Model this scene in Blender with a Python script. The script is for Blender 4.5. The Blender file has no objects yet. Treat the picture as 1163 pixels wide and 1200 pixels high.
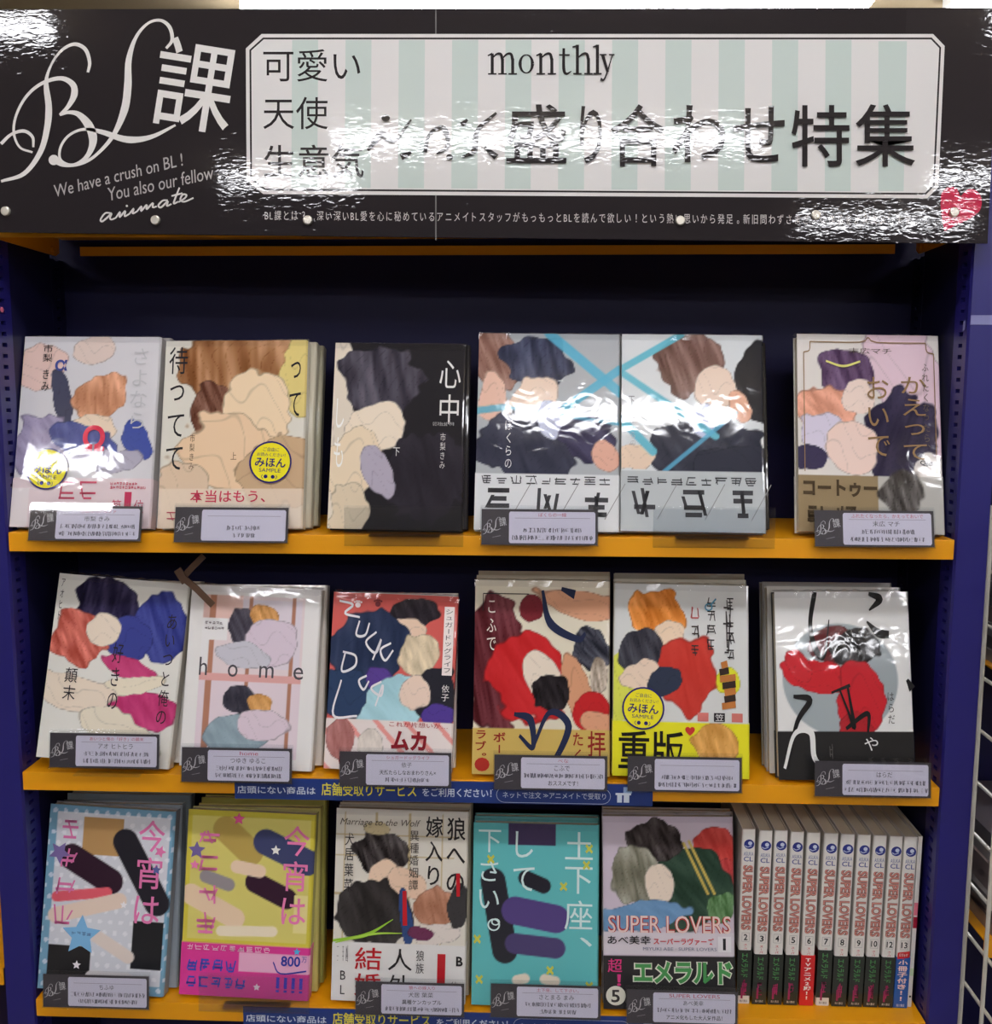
import bpy, math, random
import numpy as np
from mathutils import Matrix, Vector
random.seed(7)
S = bpy.context.scene
COL = S.collection
R = math.radians
# ------------------------------------------------------------------ camera
Z0 = 1.35                      # top of the upper book shelf above the floor
CAM = np.array([0.06039, -0.9573, Z0 + 0.1459]); YAW, PIT, ROL, FPX = -0.04007, 0.12751, 0.00214, 1200.0
_f = np.array([math.sin(YAW)*math.cos(PIT), math.cos(YAW)*math.cos(PIT), -math.sin(PIT)])
_r = np.array([math.cos(YAW), -math.sin(YAW), 0.0]); _u = np.cross(_r, _f)
_r, _u = math.cos(ROL)*_r + math.sin(ROL)*_u, -math.sin(ROL)*_r + math.cos(ROL)*_u
cd = bpy.data.cameras.new('camera'); cam = bpy.data.objects.new('camera', cd); COL.objects.link(cam)
cd.sensor_fit = 'HORIZONTAL'; cd.sensor_width = 36; cd.lens = 36*FPX/1163; cd.clip_start = .05
cam.matrix_world = Matrix(((_r[0], _u[0], -_f[0], CAM[0]), (_r[1], _u[1], -_f[1], CAM[1]), (_r[2], _u[2], -_f[2], CAM[2]), (0, 0, 0, 1)))
S.camera = cam
def at(px, py, Y=0.0):         # point on the vertical plane Y seen at that place of the photograph
    d = _r*(px-581.5)/FPX + _u*(600-py)/FPX + _f
    return CAM + d*(Y-CAM[1])/d[1]
# ------------------------------------------------------------------ world, exposure
w = bpy.data.worlds.new('world'); S.world = w; w.use_nodes = True
w.node_tree.nodes['Background'].inputs[0].default_value = (1, .97, .93, 1); w.node_tree.nodes['Background'].inputs[1].default_value = .1
vs = S.view_settings; vs.view_transform = 'Standard'; vs.look = 'None'; vs.gamma = 1; vs.use_curve_mapping = False; vs.exposure = 0.0
LAMP = 34.0
# ------------------------------------------------------------------ materials
def lin(c):
    c = np.asarray(c, float)/255.
    return np.where(c <= .04045, c/12.92, ((c+.055)/1.055)**2.4)
_m = {}
def mat(name, rgb=(128,)*3, rough=.5, coat=0., coatr=.06, bump=None, metal=0., emit=0., vcol=False, clear=0., spec=.5):
    key = (name, tuple(rgb), rough, coat)
    if key in _m: return _m[key]
    m = bpy.data.materials.new(name); m.use_nodes = True; nt = m.node_tree; b = nt.nodes['Principled BSDF']
    c = tuple(lin(rgb))+(1,)
    b.inputs['Base Color'].default_value = c; b.inputs['Roughness'].default_value = rough; b.inputs['Metallic'].default_value = metal
    b.inputs['Coat Weight'].default_value = coat; b.inputs['Coat Roughness'].default_value = coatr; b.inputs['Specular IOR Level'].default_value = spec
    if emit: b.inputs['Emission Color'].default_value = c; b.inputs['Emission Strength'].default_value = emit
    if vcol:
        a = nt.nodes.new('ShaderNodeAttribute'); a.attribute_name = 'Col'; nt.links.new(a.outputs['Color'], b.inputs['Base Color'])
    if bump:                   # bump = (scale vector, strength, distance m, onto coat only)
        g = nt.nodes.new('ShaderNodeNewGeometry'); mp = nt.nodes.new('ShaderNodeMapping'); n = nt.nodes.new('ShaderNodeTexNoise'); bp = nt.nodes.new('ShaderNodeBump')
        mp.inputs['Scale'].default_value = bump[0]; n.inputs['Scale'].default_value = 1; n.inputs['Detail'].default_value = bump[4] if len(bump) > 4 else 2
        n.inputs['Distortion'].default_value = bump[5] if len(bump) > 5 else .6
        bp.inputs['Strength'].default_value = bump[1]; bp.inputs['Distance'].default_value = bump[2]
        nt.links.new(g.outputs['Position'], mp.inputs['Vector']); nt.links.new(mp.outputs[0], n.inputs['Vector']); nt.links.new(n.outputs[0], bp.inputs['Height'])
        nt.links.new(bp.outputs[0], b.inputs['Coat Normal'])
        if not bump[3]: nt.links.new(bp.outputs[0], b.inputs['Normal'])
    if clear:                  # thin clear plastic: see-through with a glossy skin
        t = nt.nodes.new('ShaderNodeBsdfTransparent'); gl = nt.nodes.new('ShaderNodeBsdfGlossy'); mx = nt.nodes.new('ShaderNodeMixShader'); fr = nt.nodes.new('ShaderNodeMapRange'); lw = nt.nodes.new('ShaderNodeLayerWeight'); pw = nt.nodes.new('ShaderNodeMath'); pw.operation = 'POWER'; pw.inputs[1].default_value = 5; lw.inputs['Blend'].default_value = .5
        t.inputs[0].default_value = c; gl.inputs['Roughness'].default_value = rough; fr.inputs['To Min'].default_value = (clear-1)**2/(clear+1)**2; fr.inputs['To Max'].default_value = .7; nt.links.new(lw.outputs['Facing'], pw.inputs[0]); nt.links.new(pw.outputs[0], fr.inputs[0])
        nt.links.new(fr.outputs[0], mx.inputs[0]); nt.links.new(t.outputs[0], mx.inputs[1]); nt.links.new(gl.outputs[0], mx.inputs[2])
        nt.links.new(mx.outputs[0], nt.nodes['Material Output'].inputs[0])
    _m[key] = m
    return m
WRAPB = ((30, 30, 30), .5, .00035, True, 1.0, 2.0)
LAMB = ((85, 60, 240), .5, .00009, True, 1.5, 1.0)
def ink_wrap(rgb): return mat('wrapped_ink', rgb, .6, 1., .05, WRAPB, spec=.1)
def ink_lam(rgb): return mat('laminated_ink', rgb, .6, 1., .03, LAMB, spec=.08)
def ink_paper(rgb): return mat('printed_ink', rgb, .6)
PRINT = mat('wrapped_print', (255,)*3, .6, 1., .05, WRAPB, vcol=True, spec=.1)
PAGES = mat('page_paper', (205, 196, 176), .9)
YEL = mat('yellow_shelf_paint', (236, 160, 6), .42, .12, .25, ((30, 30, 30), .1, .001, False))
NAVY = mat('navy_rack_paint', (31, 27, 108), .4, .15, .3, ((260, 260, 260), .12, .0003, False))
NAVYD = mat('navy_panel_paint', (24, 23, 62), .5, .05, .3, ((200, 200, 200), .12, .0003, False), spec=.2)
DARK = mat('painted_slot_shade', (6, 6, 12), .8)  # near-black colour standing in for the shade inside the slots
CLEAR = mat('clear_acrylic', (251, 252, 253), .03, clear=1.5)
FILM = mat('clear_wrap_film', (246, 246, 247), .06, clear=1.35)
# ------------------------------------------------------------------ mesh helpers
def mesh_obj(name, verts, faces, mats, parent=None, idx=None, smooth=False):
    me = bpy.data.meshes.new(name); me.from_pydata([tuple(map(float, v)) for v in verts], [], faces)
    for m in (mats if isinstance(mats, (list, tuple)) else [mats]): me.materials.append(m)
    if idx is not None: me.polygons.foreach_set('material_index', idx)
    if smooth: me.shade_smooth()
    me.update(); o = bpy.data.objects.new(name, me); COL.objects.link(o); o.parent = parent
    return o
class MB:
    def __init__(s): s.v = []; s.f = []
    def add(s, v, f): n = len(s.v); s.v += [tuple(p) for p in v]; s.f += [tuple(i+n for i in q) for q in f]; return s
    def box(s, x0, x1, y0, y1, z0, z1, b=0.):
        if b <= 0:
            v = [(x, y, z) for z in (z0, z1) for y in (y0, y1) for x in (x0, x1)]
            return s.add(v, [(0, 2, 3, 1), (4, 5, 7, 6), (0, 1, 5, 4), (2, 6, 7, 3), (0, 4, 6, 2), (1, 3, 7, 5)])
        import bmesh
        bm = bmesh.new(); bmesh.ops.create_cube(bm, size=1)
        for p in bm.verts: p.co = Vector(((x0+x1)/2+p.co.x*(x1-x0), (y0+y1)/2+p.co.y*(y1-y0), (z0+z1)/2+p.co.z*(z1-z0)))
        bmesh.ops.bevel(bm, geom=bm.edges[:], offset=b, segments=2, affect='EDGES', profile=.6); bm.verts.index_update()
        v = [p.co[:] for p in bm.verts]; f = [tuple(q.index for q in c.verts) for c in bm.faces]; bm.free()
        return s.add(v, f)
    def cyl(s, a, b, r, n=10, r2=None):
        a = Vector(a); b = Vector(b); d = (b-a).normalized(); r2 = r if r2 is None else r2
        e = d.orthogonal().normalized(); g = d.cross(e)
        v = [a+(e*math.cos(2*math.pi*i/n)+g*math.sin(2*math.pi*i/n))*r for i in range(n)]+[b+(e*math.cos(2*math.pi*i/n)+g*math.sin(2*math.pi*i/n))*r2 for i in range(n)]
        return s.add(v, [(i, (i+1) % n, n+(i+1) % n, n+i) for i in range(n)]+[tuple(range(n-1, -1, -1)), tuple(range(n, 2*n))])
    def prism(s, pts, y0, y1):  # outline in x,z pushed from y0 to y1
        n = len(pts)
        return s.add([(x, y0, z) for x, z in pts]+[(x, y1, z) for x, z in pts], [tuple(range(n)), tuple(range(2*n-1, n-1, -1))]+[(i, i+n, (i+1) % n+n, (i+1) % n) for i in range(n)])
    def build(s, name, m, parent=None, smooth=False): return mesh_obj(name, s.v, s.f, m, parent, smooth=smooth)
def tag(o, label=None, cat=None, group=None, kind=None):
    for k, v in (('label', label), ('category', cat), ('group', group), ('kind', kind)):
        if v: o[k] = v
    return o
def empty(name, loc=(0, 0, 0), mtx=None):
    o = bpy.data.objects.new(name, None); COL.objects.link(o); o.empty_display_size = .02
    if mtx is not None: o.matrix_world = mtx
    else: o.location = loc
    return o
# ------------------------------------------------------------------ print: lettering and marks as thin ink shapes
_tc = {}
def glyphs(body, bold=0., shear=0.):
    k = (body, bold, shear)
    if k not in _tc:
        c = bpy.data.curves.new('t', 'FONT'); c.body = body; c.resolution_u = 3; c.offset = bold; c.shear = shear; c.align_x = 'CENTER' if '\n' in body else 'LEFT'; c.space_line = 1.0
        o = bpy.data.objects.new('t', c); COL.objects.link(o)
        me = bpy.data.meshes.new_from_object(o.evaluated_get(bpy.context.evaluated_depsgraph_get()))
        v = np.zeros(len(me.vertices)*3); me.vertices.foreach_get('co', v); v = v.reshape(-1, 3)[:, :2]
        _tc[k] = (v, [tuple(p.vertices) for p in me.polygons])
        bpy.data.objects.remove(o); bpy.data.curves.remove(c); bpy.data.meshes.remove(me)
    return _tc[k]
def smooth_line(pts, n=8):
    P = [np.array(p, float) for p in pts]; P = [2*P[0]-P[1]]+P+[2*P[-1]-P[-2]]; out = []
    for i in range(1, len(P)-2):
        for k in range(n):
            t = k/n; a, b, c, d = P[i-1:i+3]
            out.append(.5*((2*b)+(c-a)*t+(2*a-5*b+4*c-d)*t*t+(3*b-a-3*c+d)*t**3))
    return np.array(out+[P[-2]])
class Ink:
    def __init__(s, maker, y=0., step=.00004, tf=None): s.v = []; s.f = []; s.i = []; s.m = []; s.mk = maker; s.y = y; s.step = step; s.tf = tf
    def put(s, pts2, faces, rgb):
        m = s.mk(tuple(rgb))
        if m not in s.m: s.m.append(m)
        n = len(s.v); k = s.m.index(m); s.y -= s.step
        for p in pts2:
            q = s.tf(p[0], p[1]) if s.tf else p
            s.v.append((q[0], s.y, q[1]))
        s.f += [tuple(i+n for i in f) for f in faces]; s.i += [k]*len(faces); return s
    def poly(s, pts, rgb): return s.put(pts, [tuple(range(len(pts)))], rgb)
    def rect(s, x0, z0, x1, z1, rgb): return s.poly([(x0, z0), (x1, z0), (x1, z1), (x0, z1)], rgb)
    def disc(s, x, z, r, rgb, rz=None, n=28): rz = rz or r; return s.poly([(x+r*math.cos(2*math.pi*i/n), z+rz*math.sin(2*math.pi*i/n)) for i in range(n)], rgb)
    def ring(s, x, z, r, t, rgb, n=32, rz=None):
        rz = rz or r; k = rz/r
        v = [(x+r*math.cos(2*math.pi*i/n), z+rz*math.sin(2*math.pi*i/n)) for i in range(n)]+[(x+(r-t)*math.cos(2*math.pi*i/n), z+(r-t)*k*math.sin(2*math.pi*i/n)) for i in range(n)]
        return s.put(v, [(i, (i+1) % n, n+(i+1) % n, n+i) for i in range(n)], rgb)
    def text(s, body, x0, z0, x1, z1, rgb, rot=0, bold=0., shear=0., cap=True):
        v, f = glyphs(body, bold, shear); lo = v.min(0); hi = v.max(0); d = np.maximum(hi-lo, 1e-6)
        q = (v-lo)/d-.5; W, H = x1-x0, z1-z0; cx, cz = (x0+x1)/2, (z0+z1)/2
        if rot in (90, -90): q = np.stack([q[:, 1], -q[:, 0]], 1) if rot == -90 else np.stack([-q[:, 1], q[:, 0]], 1); return s.put([(cx+a*W, cz+b*H) for a, b in q], f, rgb)
        c, n = math.cos(R(rot)), math.sin(R(rot))
        return s.put([(cx+a*W*c-b*H*n, cz+a*W*n+b*H*c) for a, b in q], f, rgb)
    def vtext(s, body, x0, z0, x1, z1, rgb, bold=0.):    # one upright column, top to bottom
        n = len(body); h = (z1-z0)/n
        for k, ch in enumerate(body):
            if ch == ' ': continue
            v, f = glyphs(ch, bold); lo = v.min(0); hi = v.max(0); hh = min(hi[1]-lo[1], .95)
            zc = z1-(k+.5)*h; ch_h = h*.84*max(hh, .12)/.92; ww = (x1-x0)*min(1, max((hi[0]-lo[0])/.9, .1))
            if ch in 'ー': zz = h*.7; s.rect((x0+x1)/2-ww*.06, zc-zz/2, (x0+x1)/2+ww*.06, zc+zz/2, rgb); continue
            if ch in '、。': s.text(ch, x0+(x1-x0)*.6, zc+h*.1, x1, zc+h*.35, rgb, bold=bold); continue
            s.text(ch, (x0+x1)/2-ww/2, zc-ch_h/2, (x0+x1)/2+ww/2, zc+ch_h/2, rgb, bold=bold)
        return s
    def stroke(s, pts, wid, rgb, n=8):
        P = smooth_line(pts, n); w_ = np.interp(np.linspace(0, 1, len(P)), np.linspace(0, 1, len(wid)), wid)
        T = np.gradient(P, axis=0); T /= np.maximum(np.linalg.norm(T, axis=1), 1e-9)[:, None]; N = np.stack([-T[:, 1], T[:, 0]], 1)
        A = P+N*w_[:, None]/2; B = P-N*w_[:, None]/2; k = len(P)
        return s.put(list(A)+list(B), [(i, i+k, i+k+1, i+1) for i in range(k-1)], rgb)
    def marks(s, x0, z0, x1, z1, n, rgb, t=.1, seed=1):   # unreadable small print
        rn = random.Random(seed); h = z1-z0; w_ = (x1-x0)/n; v = []; f = []
        for i in range(n):
            a = x0+i*w_+w_*.08; b = x0+(i+1)*w_-w_*.1
            for k in range(rn.randint(5, 7)):
                th = h*t*.5; l = rn.uniform(.4, 1)
                if rn.random() < .55: zc = z0+h*rn.choice((.1, .35, .6, .88)); q = [(a+(b-a)*(1-l)*.5, zc-th), (b-(b-a)*(1-l)*.5, zc-th), (b-(b-a)*(1-l)*.5, zc+th), (a+(b-a)*(1-l)*.5, zc+th)]
                else: xc = a+(b-a)*rn.choice((.15, .5, .85)); sk = rn.uniform(-.15, .15)*(b-a); q = [(xc-th-sk, z0+h*(1-l)*.5), (xc+th-sk, z0+h*(1-l)*.5), (xc+th+sk, z1-h*(1-l)*.5), (xc-th+sk, z1-h*(1-l)*.5)]
                m = len(v); v += q; f.append((m, m+1, m+2, m+3))
        return s.put(v, f, rgb)
    def build(s, name, parent): return mesh_obj(name, s.v, s.f, s.m, parent, idx=s.i)
# ------------------------------------------------------------------ room
def room():
    X0, X1, Y0, Y1, ZC = -5, 5, -8, 4.6, 2.72
    def st(n, m, *b): tag(MB().box(*b).build(n, m), kind='structure')
    st('floor', mat('vinyl_floor', (140, 134, 126), .35, bump=((3, 3, 3), .1, .002, False)), X0, X1, Y0, Y1, -.1, 0)
    cm = mat('ceiling_board', (176, 158, 126), .9, bump=((60, 60, 60), .2, .002, False))
    st('ceiling', cm, X0, X1, Y0, Y1, ZC, ZC+.1)
    wm = mat('painted_wall', (112, 104, 94), .8)
    st('wall_left', wm, X0-.1, X0, Y0, Y1, 0, ZC); st('wall_right', wm, X1, X1+.1, Y0, Y1, 0, ZC)
    st('wall_back', wm, X0, X1, Y1, Y1+.1, 0, ZC); st('wall_front', wm, X0, X1, Y0-.1, Y0, 0, ZC)
    tube = mat('lit_lamp_cover', (250, 250, 255), .5, emit=LAMP); fr = mat('lamp_frame', (225, 225, 220), .5)
    def lamp(x, y, L, wd, label):
        e = empty('ceiling_lamp', (x, y, ZC)); tag(e, label, 'ceiling lamp', 'strip lamps on the shop ceiling')
        MB().box(-L/2-.02, L/2+.02, -wd/2-.02, wd/2+.02, -.035, -.001).build('lamp_frame', fr, e)
        MB().box(-L/2, L/2, -wd/2, wd/2, -.085, -.036, .004).build('diffuser', tube, e)
    lamp(.10, 2.46, 1.94, .22, 'long white strip lamp on the ceiling above the black sign')
    lamp(1.98, 2.46, 1.2, .22, 'white strip lamp on the ceiling at the upper right corner')
    for x, y in [(.35, -2.2), (2.15, -2.6), (-2.2, -2.6), (.1, -4.25), (-1.4, -5.2), (2.95, -5.3), (2.6, -6.9), (-2.6, -.9), (2.7, -.9), (0.05, -.95)]:
        lamp(x, y, {-4.25: 2.1, -2.2: .8, -5.2: .8}.get(y, 1.25), .05 if y == -2.2 else .075, 'strip lamp on the ceiling in the aisle behind the viewer')
room()
# ------------------------------------------------------------------ rack
W2 = .45; DEP = .148; ZT = [Z0, Z0-.24057, Z0-.48288]; TH = .0185
def slotted(x, xi, y0, ya, yb, y1, z0, z1, pitch=.0104, hh=.0038):
    """strip of sheet metal in the plane x with a column of slots between ya and yb; near-black quads behind the slots stand for the shade inside"""
    m = MB(); n = int((z1-z0)/pitch); s = 1 if xi > x else -1; d = MB()
    def quad(a, b, c, e):
        v = [(x, a, c), (x, b, c), (x, b, e), (x, a, e)]
        m.add(v if s < 0 else v[::-1], [(0, 1, 2, 3)])
    quad(y0, ya, z0, z1); quad(yb, y1, z0, z1)
    for i in range(n+1):
        za = z0+i*pitch; zb = min(za+pitch-hh, z1)
        quad(ya, yb, za, zb)
        if i < n:
            zc = za+pitch
            for q in ([(x, ya, zb), (xi, ya, zb), (xi, ya, zc), (x, ya, zc)], [(x, yb, zb), (xi, yb, zb), (xi, yb, zc), (x, yb, zc)], [(x, ya, zb), (x, yb, zb), (xi, yb, zb), (xi, ya, zb)], [(x, ya, zc), (x, yb, zc), (xi, yb, zc), (xi, ya, zc)]): m.add(q, [(0, 1, 2, 3)])
            d.add([(xi, ya, zb), (xi, yb, zb), (xi, yb, zc), (xi, ya, zc)], [(0, 1, 2, 3)])
    return m, d
def rack():
    e = tag(empty('display_rack', (0, 0, 0)), 'navy blue metal display rack with slotted uprights under the black sign', 'rack')
    zl, zh = .06, Z0+.47
    for s in (-1, 1):
        x = s*W2; xo = s*.4795; xi = s*(W2+.004)
        a, d = slotted(x, xi, .003, .0115, .0205, .032, Z0-.62, Z0+.272)
        a.box(min(x, xo), max(x, xo), .003, .032, zl, Z0-.6201); a.box(min(x, xo), max(x, xo), .003, .032, Z0+.2721, zh)
        # front face, outer face, rear face, rolled edge
        a.box(min(xi+s*.002, xo), max(xi+s*.002, xo), .0035, .032, Z0-.62, Z0+.272)
        a.add([(x, .003, Z0-.62), (x, .003, Z0+.272), (x+s*.0015, .0, Z0+.272), (x+s*.0015, .0, Z0-.62)], [(0, 1, 2, 3)])
        a.box(min(x+s*.0015, xo), max(x+s*.0015, xo), 0, .0036, Z0-.62, Z0+.272)
        a.build('upright', NAVY, e); d.build('slot_shade', DARK, e)
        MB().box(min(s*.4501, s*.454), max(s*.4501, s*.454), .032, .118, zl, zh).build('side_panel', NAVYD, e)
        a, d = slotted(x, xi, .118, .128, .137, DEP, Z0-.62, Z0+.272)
        a.build('rear_strip', NAVYD, e); d.build('slot_shade', DARK, e)
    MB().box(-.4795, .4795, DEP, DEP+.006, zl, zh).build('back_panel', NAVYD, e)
    MB().box(-.4795, .4795, 0, DEP+.006, 0, zl).build('plinth', NAVY, e)
    return e
rack()
def shelf(z, label, name='shelf', x0=-.4485, x1=.4485, dy=DEP-.002, top=False):
    e = tag(empty(name, ((x0+x1)/2, 0, z-TH)), label, 'shelf', 'yellow metal shelves'); hw = (x1-x0)/2
    MB().box(-hw, hw, -.001, .0006, 0, TH, .0005).build('front_lip', YEL, e)
    MB().box(-hw, hw, .0007, dy, TH-.0015, TH-.0001).build('shelf_board', YEL, e)
    MB().box(-hw+.02, hw-.02, dy-.0035, dy-.002, 0, .0095).build('rear_lip', YEL, e)
    for s in (-1, 1):
        m = MB(); xa = s*hw; xb = xa-s*.0015; o = [(.001, 0), (dy-.02, -.002), (dy-.012, .002), (dy-.012, TH-.002), (.001, TH-.002)]
        m.add([(xa, y, z_) for y, z_ in o]+[(xb, y, z_) for y, z_ in o], [(0, 1, 2, 3, 4), (9, 8, 7, 6, 5)]+[(i, (i+1) % 5, (i+1) % 5+5, i+5) for i in range(5)])
        m.cyl((xb, dy-.03, .004), (xb-s*.003, dy-.03, .004), .003, 8)
        m.build('shelf_bracket', YEL, e)
shelf(Z0+.2955, 'yellow metal shelf seen from below behind the black sign')
shelf(ZT[0], 'uppermost yellow shelf below the sign carrying the six top row books')
shelf(ZT[1], 'middle yellow shelf carrying the tilted white book and five others')
shelf(ZT[2], 'bottom yellow shelf carrying the upright numbered volumes')
# tape on the right upright
m = MB(); zc = float(at(1150, 375)[2])
m.box(.4515, .4803, -.0006, -.0002, zc-.0042, zc+.0042)
m.add([(.4515, -.0006, zc-.0042), (.4515, -.0006, zc+.0042), (.4494, .011, zc-.001), (.4494, .011, zc-.0095)], [(0, 1, 2, 3)])
m.box(.4799, .4805, -.0006, .02, zc-.0042, zc+.0042)
tag(m.build('tape_strip', mat('grey_tape', (128, 128, 176), .35, .3)), 'pale grey tape wrapped around the right blue upright', 'tape')
# ------------------------------------------------------------------ header sign
SY = -.0165
def sign():
    e = tag(empty('header_sign', (0, SY, Z0+.375)), 'long black laminated header sign with striped white panel and script logo', 'sign')
    loc = lambda px, py: (float(at(px, py, SY-.002)[0]), float(at(px, py, SY-.002)[2])-(Z0+.375))
    P = lambda l: [loc(*p) for p in l]
    BLK = (36, 31, 34)
    tl = loc(-40, 10); tr = loc(1172, 8); br = loc(1159, 285); bl = loc(-30, 271.5)
    MB().prism([bl, br, tr, tl], 0, .0036).build('sign_board', mat('black_sheet', BLK, .6, 1., .03, LAMB, spec=.08), e)
    L = MB().prism(P([(510, 281.2), (511.5, 281.2), (511.5, 10), (510, 10)]), -.00012, 0); L.build('sheet_joint', ink_lam((120, 118, 116)), e)
    tb = Ink(ink_lam, -.00002); tb.poly(P([(1048, 284), (1158, 285), (1163, 120), (1168, 10), (1064, 10)]), (41, 36, 39)); tb.build('taped_end_sheet', e)
    k = Ink(ink_lam, -.00012, tf=loc)
    oct_ = lambda a: [(306+a*.4, 39+a), (1095-a*.4, 39+a), (1108.5-a, 53+a*.4), (1101-a, 219-a*.4), (1088-a*.4, 232-a), (308+a*.4, 227-a), (288.5+a, 211-a*.4), (287.5+a, 56+a*.4)]
    k.poly(oct_(0), (222, 217, 215)); k.poly(oct_(4.2), (44, 40, 42)); k.poly(oct_(6.4), (222, 219, 217))
    k.build('white_panel', e)
    st = Ink(ink_lam, -.0003, tf=loc, step=0)
    for i in range(12):
        a = 341.5+i*62.65; b = a+30.5
        if i == 11: st.poly([(a, 223.8), (b-1, 223.8), (b+3, 47.5), (a, 47.5)], (197, 209, 203)); continue
        st.poly([(a-.5, 219.2+(a-340)*.007), (b-.5, 219.2+(b-340)*.007), (b+.5, 46), (a+.5, 46)], (197, 209, 203))
    st.build('mint_stripe', e)
    k = Ink(ink_lam, -.00034, .00003, tf=loc); INK = (42, 38, 40)
    def T(b, x0, y0, x1, y1, c=INK, **kw): k.text(b, x0, y1, x1, y0, c, **kw)   # box in picture rows
    # text boxes are written in rows, so flip the vertical scale by swapping z0/z1
    T('可愛い', 308, 57, 422, 95); T('天使', 308, 113, 384, 151); T('生意気', 309, 169, 426, 208, bold=.004)
    # the serif word
    def ser(x, y, d=1): k.poly([(x-5, y-.9), (x+5, y-.9), (x+5, y+.9), (x-5, y+.9)], INK)
    def stem(x, a, b, w_=3.6): k.poly([(x-w_/2, a), (x+w_/2, a), (x+w_/2, b), (x-w_/2, b)], INK)
    yb = 86
    for x0 in (577, 589, 601): stem(x0, 62 if x0 == 577 else 68, yb); ser(x0, yb)
    k.stroke([(577, 68), (582, 63), (587, 63), (589, 70)], [1.2, 3, 3.6], INK); k.stroke([(589, 68), (594, 63), (599, 63), (601, 70)], [1.2, 3, 3.6], INK); k.poly([(571.5, 64), (577, 61), (577, 63.5), (572, 65.5)], INK)
    def oo(cx, cy, rx, ry):
        o = [(cx+rx*math.cos(t), cy+ry*math.sin(t)) for t in np.linspace(0, 2*math.pi, 13)]; k.stroke(o, [4, 2.4, 1.2, 2.4, 4, 2.4, 1.2, 2.4, 4], INK, 4)
    oo(617, 74.3, 7.3, 10.6)
    for x0 in (634, 647): stem(x0, 62 if x0 == 634 else 68, yb); ser(x0, yb)
    k.stroke([(634, 68), (640, 63), (645, 63), (647, 70)], [1.2, 3, 3.6], INK); k.poly([(628.5, 64), (634, 61), (634, 63.5), (629, 65.5)], INK)
    k.stroke([(661, 56), (661, 80), (664, 86), (670, 83)], [3, 3.6, 3, 1], INK); k.poly([(655.5, 63), (668, 63), (668, 64.8), (655.5, 64.8)], INK)
    for x0, a in ((677, 52), (690, 68)): stem(x0, a, yb); ser(x0, yb)
    k.stroke([(677, 68), (683, 63), (688, 63), (690, 70)], [1.2, 3, 3.6], INK); k.poly([(671, 54), (677, 52), (677, 54.5), (671.5, 55.6)], INK)
    stem(700.5, 52, yb); ser(700.5, yb); k.poly([(695, 54), (700, 52), (700, 54.5), (695.5, 55.6)], INK)
    k.stroke([(706.5, 64), (712.5, 84)], [3.8, 3], INK); k.stroke([(718, 64), (712, 84), (708, 93), (704, 92.5)], [1.2, 1.6, 2.2, 4], INK)
    k.poly([(703, 63), (711, 63), (711, 64.6), (703, 64.6)], INK); k.poly([(714, 63), (720.5, 63), (720.5, 64.6), (714, 64.6)], INK)
    # plain brush daubs where the genre word stands
    k.stroke([(431, 176), (446, 158), (462, 164), (482, 140)], [3, 9, 5, 2], INK); k.disc(452, 138, 5, INK, 4); k.stroke([(470, 184), (482, 178)], [8, 3], INK)
    k.stroke([(498, 178), (504, 156), (520, 150), (525, 170), (512, 180)], [5, 3, 6, 5, 2], INK); k.disc(527, 184, 4, INK, 3.5)
    k.stroke([(542, 184), (556, 176), (560, 152), (582, 132)], [2, 7, 5, 3], INK); k.stroke([(568, 172), (582, 184)], [3, 8], INK); k.stroke([(541, 146), (548, 140)], [6, 3], INK)
    for ch, a, b, t, bt in (('盛', 593, 664, 122, 191), ('り', 680, 706, 124, 192), ('合', 716, 780, 122, 195), ('わ', 788, 851, 123, 190), ('せ', 859, 920, 124, 190), ('特', 928, 996, 123, 195), ('集', 1003, 1073, 122, 195)):
        T(ch, a, t, b, bt, bold=.006)
    k.build('headline', e)
    k = Ink(ink_lam, -.00014, tf=loc); s_ = 'BL課とは？…深い深いBL愛を心に秘めているアニメイトスタッフがもっもっとBLを読んで欲しい！という熱い思いから発足。新旧問わずさまざまな作品をオススメします。'
    n = len(s_); x = 309.; ws = [.56 if c in 'BL' else 1. for c in s_]; kk = (1080-309)/sum(ws)
    for c, ww in zip(s_, ws):
        v, f = glyphs(c); lo = v.min(0); hi = v.max(0); yc = 252+(x-309)*.0078; h = 12.5
        sc = kk*.94
        q = [((x+(p[0]-lo[0])*sc*.9+(kk*ww-(hi[0]-lo[0])*sc*.9)/2), yc+6.2-(p[1]+.12)*h) for p in v]
        k.put(q, [f_[::-1] for f_ in f], (206, 200, 198)); k.y += k.step; x += kk*ww
    k.build('small_print', e)
    k = Ink(ink_lam, -.00014, tf=loc); WH = (226, 222, 218)
    logo(k, WH)
    k.text('課', 182, 152, 274, 46, WH, rot=9, bold=.004)
    k.build('script_logo', e)
    k = Ink(ink_lam, -.00014, tf=loc)
    k.text('We have a crush on BL !', 61, 212, 216, 197.5, (178, 173, 172), rot=-14, shear=.2); k.text('You also our fellow', 125, 222, 251, 206.5, (178, 173, 172), rot=-12, shear=.2)
    A = (220, 216, 212); o = 3.634; Q = lambda l: [(x/o, 160+y/o) for x, y in l]
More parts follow.
